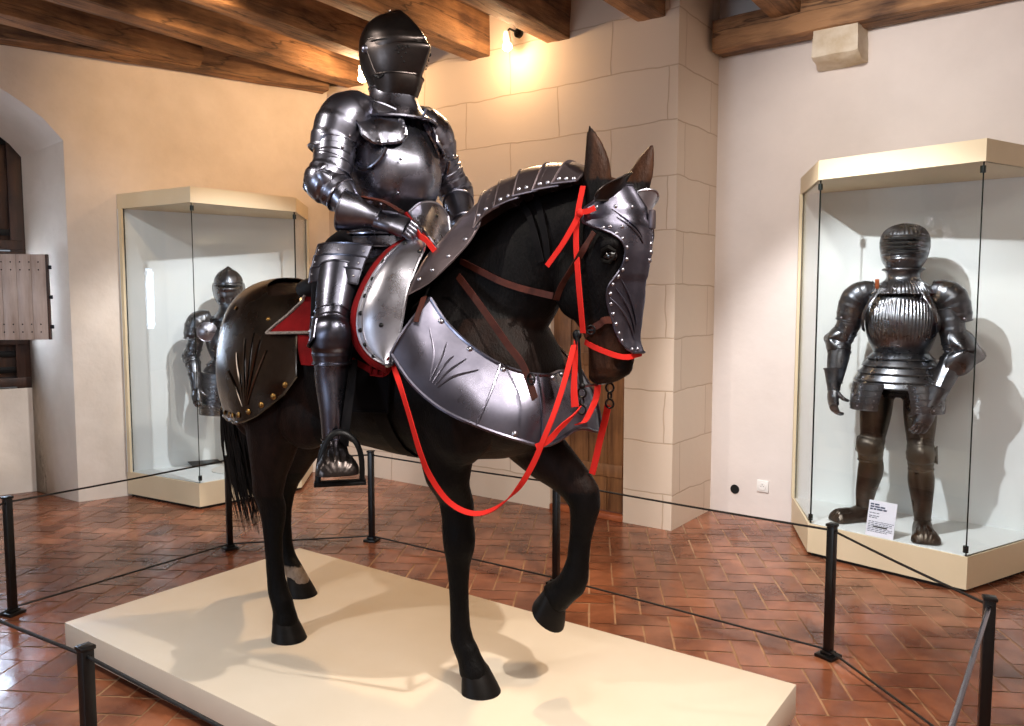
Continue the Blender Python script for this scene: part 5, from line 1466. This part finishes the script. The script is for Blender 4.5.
# ---------------------------------------------------------------- full fluted armour in the right case
ca = M['casesteel']; lg = M['legsteel']
fa = math.atan2(-.85, -.52)
std = empty('fluted_armour', (2.315, 4.70, .2), fa, 'full suit of fluted grey armour standing in the right display case', 'armour')
def build_standing(o):
    # dark filler figure
    mb = MB()
    mb.loft(trs(smooth_rows([(.80, -.11, .09, .16), (.95, -.11, .1, .165), (1.06, -.09, .09, .14), (1.25, -.1, .12, .16), (1.42, -.1, .08, .16), (1.5, -.06, .06, .07), (1.62, -.05, .05, .06)], 24), 28, 0))
    RSh, RE_, RW_ = V((0, -.235, 1.38)), V((-.02, -.335, 1.12)), V((.06, -.355, .87))
    LSh, LE_, LW_ = V((0, .235, 1.38)), V((.03, .29, 1.07)), V((.15, .195, .80))
    RK, RA = V((.0, -.135, .49)), V((-.06, -.175, .085)); LK, LA = V((.10, .135, .48)), V((.09, .16, .085))
    RH_, LH_ = V((-.02, -.10, .84)), V((.0, .10, .84))
    for a, b, c in ((RSh, RE_, RW_), (LSh, LE_, LW_)): mb.tube(cr([a, b, c], 16), .045, 12)
    for a, b, c in ((RH_, RK, RA), (LH_, LK, LA)): mb.tube(cr([a, b, c], 16), [.085 - .003 * i for i in range(16)], 14)
    voxel(mb, 'arming_garment', .014, 2, o, M['blackcloth'])
    B2 = [(1.06, -.11, .10, .145), (1.11, -.13, .145, .168), (1.18, -.14, .178, .19), (1.26, -.145, .185, .198), (1.34, -.145, .16, .19), (1.40, -.135, .13, .165), (1.425, -.125, .115, .15)]
    mb = MB(); rg = trs(smooth_rows(B2, 34), 340, .0, flutes=62, fz=(1.15, 1.365), fd=.0026); mb.loft(rg, (False, False)); mb.tube(rg[-1] + [rg[-1][0]], .008, 6); mb.tube(rg[0] + [rg[0][0]], .006, 6); mb.build('breastplate', ca, o, angle=60)
    for s_ in (-1, 1):
        mb = MB(); P = []
        for k in range(15):
            t = k / 14; P.append(V((.12 - .06 * t * t + .05 * math.sin(PI * t), s_ * (.125 + .075 * math.sin(PI * t * .55)), 1.42 - .22 * t)))
        mb.tube(P, [(.008, .02)] * 15, 8); mb.build('arm_hole_gusset', ca, o)
    fauld(o, [(1.065, -.115, .105, .15), (1.0, -.15, .145, .19), (.93, -.175, .17, .225), (.86, -.185, .185, .25)], ca, 5)
    for s_ in (-1, 1): tasset(o, (.125, s_ * .15, .885), ca, .20, .15, 4, (.84, s_ * .54, 0), (.06, s_ * .04, -1), .095)
    # fluted gorget and mantle
    mb = MB(); rg = trs(smooth_rows([(1.555, -.10, .115, .11), (1.53, -.088, .10, .092), (1.50, -.092, .10, .095), (1.475, -.115, .125, .13), (1.445, -.14, .15, .165), (1.415, -.15, .158, .18)], 20), 240, 0, flutes=60, fz=(1.40, 1.49), fd=.003); mb.loft(rg, (False, False)); mb.tube(rg[-1] + [rg[-1][0]], .005, 6); mb.tube(rg[0] + [rg[0][0]], .007, 6); mb.build('gorget', ca, o, angle=60)
    mb = MB(); mb.box((.125, -.125, 1.47), (.02, .022, .055), Matrix.Rotation(.4, 3, 'Y'), bev=.003); mb.build('leather_tab', M['thresh'], o)
    # helmet: fluted skull and bellows visor
    rows = smooth_rows([(1.56, -.09, .05, .09), (1.61, -.125, .07, .115), (1.68, -.14, .10, .132), (1.74, -.135, .115, .13), (1.785, -.10, .09, .105), (1.81, -.06, .055, .065), (1.822, -.02, .02, .015)], 22); mb = MB(); rings = []
    for z, xb, xf, w in (r[:4] for r in rows):
        c = (xb + xf) / 2; rings.append([V((c + (xf - xb) / 2 * math.cos(2 * PI * k / 120), w * math.sin(2 * PI * k / 120) * (1 + .022 * math.cos(2 * PI * k / 120 * 30)), z + .004 * math.cos(2 * PI * k / 120 * 30))) for k in range(120)])
    mb.loft(rings); mb.build('helmet_skull', ca, o, angle=60)
    VB = [(1.545, .04, .10, .075), (1.58, .02, .135, .10), (1.61, .0, .162, .118), (1.632, -.005, .152, .124), (1.645, -.01, .176, .128), (1.66, -.01, .160, .130), (1.674, -.012, .178, .132), (1.69, -.012, .160, .134), (1.705, -.012, .168, .134), (1.72, -.012, .146, .133), (1.738, -.01, .150, .131), (1.752, -.006, .132, .127)]
    R = smooth_rows(VB, 45)
    def vf2(u, v):
        z, xr, xf, w = R[min(44, int(round(v * 44)))][:4]; a = lerp(-PI / 2, PI / 2, u); return V((lerp(xr, xf, math.cos(a) ** .85 if math.cos(a) > 0 else 0), w * math.sin(a), z))
    mb = MB(); mb.plate(vf2, 36, 44, .003, .003); v_ = mb.build('visor', ca, o)
    for z in (.40, .56, .70):
        mb = MB(); mb.tube([vf2(.25 + .5 * t, z) + V((.002, 0, 0)) for t in [k / 14 for k in range(15)]], [.002 + .006 * math.sin(PI * k / 14) for k in range(15)], 6); mb.build('breathing_slot', M['black'], v_)
    mb = MB(); mb.tube([vf2(.2 + .6 * t, .86) + V((.003, 0, 0)) for t in [k / 14 for k in range(15)]], [.002 + .008 * math.sin(PI * k / 14) for k in range(15)], 6); mb.build('eye_slit', M['black'], v_)
    for S_, s_ in ((RSh, -1), (LSh, 1)): pauldron(o, S_, ca, s_, [(.0, -.085, .06), (.0, -.04, .045), (-.002, .015, .01), (-.006, .045, -.06), (-.01, .06, -.13)], [.048, .070, .084, .080, .070], 6)
    arm(o, RSh, RE_, RW_, ca, -1, (.072, .062, .058, .046), flute=16, couter='mid', out=(.72, -.69, 0))
    arm(o, LSh, LE_, LW_, ca, 1, (.072, .062, .058, .046), flute=16, couter='big', out=(.90, .42, 0))
    gauntlet(o, RW_ + V((.005, 0, -.03)), RW_ + V((.03, .01, -.2)), (.55, -.8, .1), ca, .45, 1, .058, 1.05)
    gauntlet(o, LW_ + V((.02, -.02, -.03)), LW_ + V((.06, -.07, -.18)), (.8, .5, .3), ca, .45, -1, .06, 1.05)
    leg(o, RH_ + V((.01, -.015, -.03)), RK, RA, (.62, -.78, 0), lg, -1, .092, .064, .070, .044, foot='broad', fl=.27, sw=1.2)
    leg(o, LH_ + V((.02, .015, -.03)), LK, LA, (.98, .18, 0), lg, 1, .092, .064, .070, .044, foot='broad', fl=.28, sw=1.25)
build_standing(std)

# ---------------------------------------------------------------- half armour in the left case
ha = empty('half_armour', (-2.26, 6.33, .2), math.atan2(-.93, .30), 'dark half armour with closed helmet on a white post in the left display case', 'armour')
def build_half(o):
    mb = MB(); mb.tube([(0, 0, .008), (0, 0, 1.3)], .035, 16); mb.build('stand_post', M['post_white'], o)
    mb = MB(); mb.tube([(0, 0, .005), (0, 0, .014), (0, 0, .022)], [.17, .17, .1], 28); mb.build('stand_foot', M['post_white'], o)
    B3 = [(.90, -.11, .11, .14), (.96, -.13, .15, .165), (1.04, -.14, .165, .185), (1.12, -.14, .15, .18), (1.18, -.13, .12, .16), (1.22, -.12, .10, .14)]
    mb = MB(); rg = trs(smooth_rows(B3, 24), 44, .014); mb.loft(rg, (False, True)); mb.tube(rg[-1] + [rg[-1][0]], .006, 6); mb.build('breastplate', M['casesteel'], o)
    fauld(o, [(.905, -.115, .115, .145), (.84, -.16, .15, .19), (.77, -.18, .165, .205)], M['casesteel'], 3)
    for s_ in (-1, 1): tasset(o, (.10, s_ * .12, .80), M['casesteel'], .22, .32, 8, (.9, s_ * .42, 0), (.0, s_ * .05, -1), .07)
    mb = MB(); rg = trs(smooth_rows([(1.37, -.07, .08, .075), (1.31, -.075, .085, .08), (1.27, -.10, .11, .105), (1.235, -.14, .14, .15)], 12), 36, .008); mb.loft(rg, (False, False)); mb.tube(rg[-1] + [rg[-1][0]], .005, 6); mb.build('gorget', M['casesteel'], o)
    rows = smooth_rows([(1.34, -.08, .08, .08), (1.40, -.115, .11, .105), (1.48, -.13, .12, .115), (1.55, -.115, .10, .105), (1.60, -.07, .06, .07), (1.63, -.02, .03, .02)], 20); mb = MB(); rings = []
    for z, xb, xf, w in (r[:4] for r in rows):
        c = (xb + xf) / 2; rings.append([V((c + (xf - xb) / 2 * math.cos(2 * PI * k / 40), w * math.sin(2 * PI * k / 40), z)) + V((0, 0, .014 * math.exp(-(w * math.sin(2 * PI * k / 40) / .018) ** 2))) for k in range(40)])
    mb.loft(rings); mb.build('helmet_skull', M['casesteel'], o)
    VB = [(1.35, .03, .115, .085), (1.40, .0, .15, .108), (1.44, -.01, .155, .116), (1.465, -.015, .165, .12), (1.485, -.015, .14, .12), (1.51, -.012, .135, .116)]
    R = smooth_rows(VB, 25)
    def vf3(u, v):
        z, xr, xf, w = R[min(24, int(round(v * 24)))][:4]; a = lerp(-PI / 2, PI / 2, u); return V((lerp(xr, xf, max(0, math.cos(a)) ** .9), w * math.sin(a), z))
    mb = MB(); mb.plate(vf3, 28, 24, .003, .004); v_ = mb.build('visor', M['casesteel'], o)
    mb = MB(); mb.tube([vf3(.15 + .7 * t, .83) + V((.003, 0, 0)) for t in [k / 14 for k in range(15)]], [.001 + .006 * math.sin(PI * k / 14) for k in range(15)], 6); mb.build('eye_slit', M['black'], v_)
    for s_ in (-1, 1):
        S = V((0, s_ * .22, 1.19)); E = V((-.03, s_ * .29, .93)); W = V((.10, s_ * .255, .72))
        pauldron(o, S, M['casesteel'], s_, [(.0, -.08, .055), (.0, -.04, .04), (-.002, .015, .005), (-.006, .04, -.06), (-.01, .05, -.12)], [.05, .075, .088, .084, .072])
        mb = MB(); def_r = lambda a: 0
        def bes(u, v, s_=s_):
            a = 2 * PI * u; r = .075 * v; return V((.115 + .03 * (1 - v * v), s_ * .165 + r * math.cos(a), 1.13 + r * math.sin(a)))
        mb.plate(bes, 24, 6, .003, .003, flip=True); mb.build('besagew', M['bright'], o)
        arm(o, S, E, W, M['casesteel'], s_, (.06, .055, .05, .042), out=(.1, s_ * .95, 0))
        gauntlet(o, W + V((.01, 0, -.03)), W + V((.06, -s_ * .01, -.17)), (.6, s_ * .7, .3), M['casesteel'], .5, -s_, .055, 1.0)
build_half(ha)
# ================================================================ LIGHT
def add_light(kind, name, loc, target, energy, color, size=.1, spot=60, blend=.5):
    ld = bpy.data.lights.new(name, kind); o = bpy.data.objects.new(name, ld); COL.objects.link(o)
    o.location = loc; ld.energy = energy; ld.color = color
    d = V(target) - V(loc); o.rotation_euler = d.to_track_quat('-Z', 'Y').to_euler()
    if kind == 'AREA': ld.size = size
    else: ld.shadow_soft_size = size
    if kind == 'SPOT': ld.spot_size = math.radians(spot); ld.spot_blend = blend
    return o
WARM = (1, .66, .36); NEUT = (1, .91, .81); COOL = (.70, .83, 1)
# the two visible wall lamps
a = L1 + V((NS.x, NS.y, 0)) * .10; add_light('POINT', 'wall_lamp_light', (a.x, a.y, a.z - .05), (a.x, a.y, 0), 11, WARM, .03)
b = L2 + V((NS.x, NS.y, 0)) * .10; add_light('POINT', 'corner_lamp_light', (b.x, b.y, b.z - .05), (b.x, b.y, 0), 20, WARM, .03)
# warm washes on the upper walls
add_light('SPOT', 'warm_fill_back', (-1.1, 4.6, 3.38), (-.3, 6.3, 2.75), 42, WARM, .05, 80, .9)  # added spot that widens the lamp glow on the stone wall
add_light('SPOT', 'warm_wash_left', (-1.7, 4.7, 3.38), (-2.7, 6.6, 2.95), 80, WARM, .05, 66, .9)
# exhibition spots on the beams, then two added wall fills
add_light('SPOT', 'case_spot_right', (.2, 3.3, 3.38), (2.45, 4.85, .55), 430, (.97, .97, 1), .03, 52, .5)
add_light('SPOT', 'case_spot_left', (-.75, 4.5, 3.38), (-2.3, 6.4, .5), 330, (.97, .97, 1), .03, 54, .5)
add_light('SPOT', 'horse_spot_right', (1.15, 1.45, 3.36), (-.3, 3.0, .8), 330, NEUT, .03, 84, .6)
add_light('SPOT', 'horse_spot_left', (-2.6, 2.0, 3.36), (-.4, 3.1, .9), 170, NEUT, .05, 70, .6)
add_light('SPOT', 'horse_spot_back', (.1, 4.7, 3.36), (-.4, 3.0, .6), 200, WARM, .05, 80, .6)
add_light('SPOT', 'right_wall_fill', (1.0, 3.7, 3.36), (2.7, 5.0, 2.2), 110, (1, .93, .88), .1, 100, .9)  # added fill to brighten the right wall evenly
add_light('SPOT', 'left_wall_fill', (-2.3, 3.7, 3.36), (-3.4, 6.1, .9), 75, (.97, .97, 1), .1, 70, .9)  # added fill to whiten the lower left wall
# general light, added: soft overhead fill, spots bounced off the walls behind the camera
add_light('AREA', 'ceiling_soft_fill', (.6, .6, 3.42), (.5, 1.0, 0), 105, (1, .93, .86), 2.2)
add_light('SPOT', 'rear_bounce_fill', (.5, -.8, 3.3), (.5, -3.2, 1.6), 200, (1, .92, .84), .1, 110, .8)
add_light('SPOT', 'right_bounce_fill', (3.2, 1.8, 3.3), (4.66, 1.6, 1.6), 120, (1, .92, .84), .1, 110, .8)
# daylight comes from the embrasure panes; the cool side fill is added
add_light('AREA', 'side_cool_fill', (-5.9, -1.9, 1.9), (-1.2, 2.4, .8), 120, COOL, 1.3)
w = bpy.data.worlds.new('world'); scene.world = w; w.use_nodes = True
w.node_tree.nodes['Background'].inputs[0].default_value = (.8, .88, 1, 1); w.node_tree.nodes['Background'].inputs[1].default_value = .3
scene.view_settings.view_transform = 'Standard'
scene.view_settings.look = 'None'
scene.view_settings.exposure = 0.2
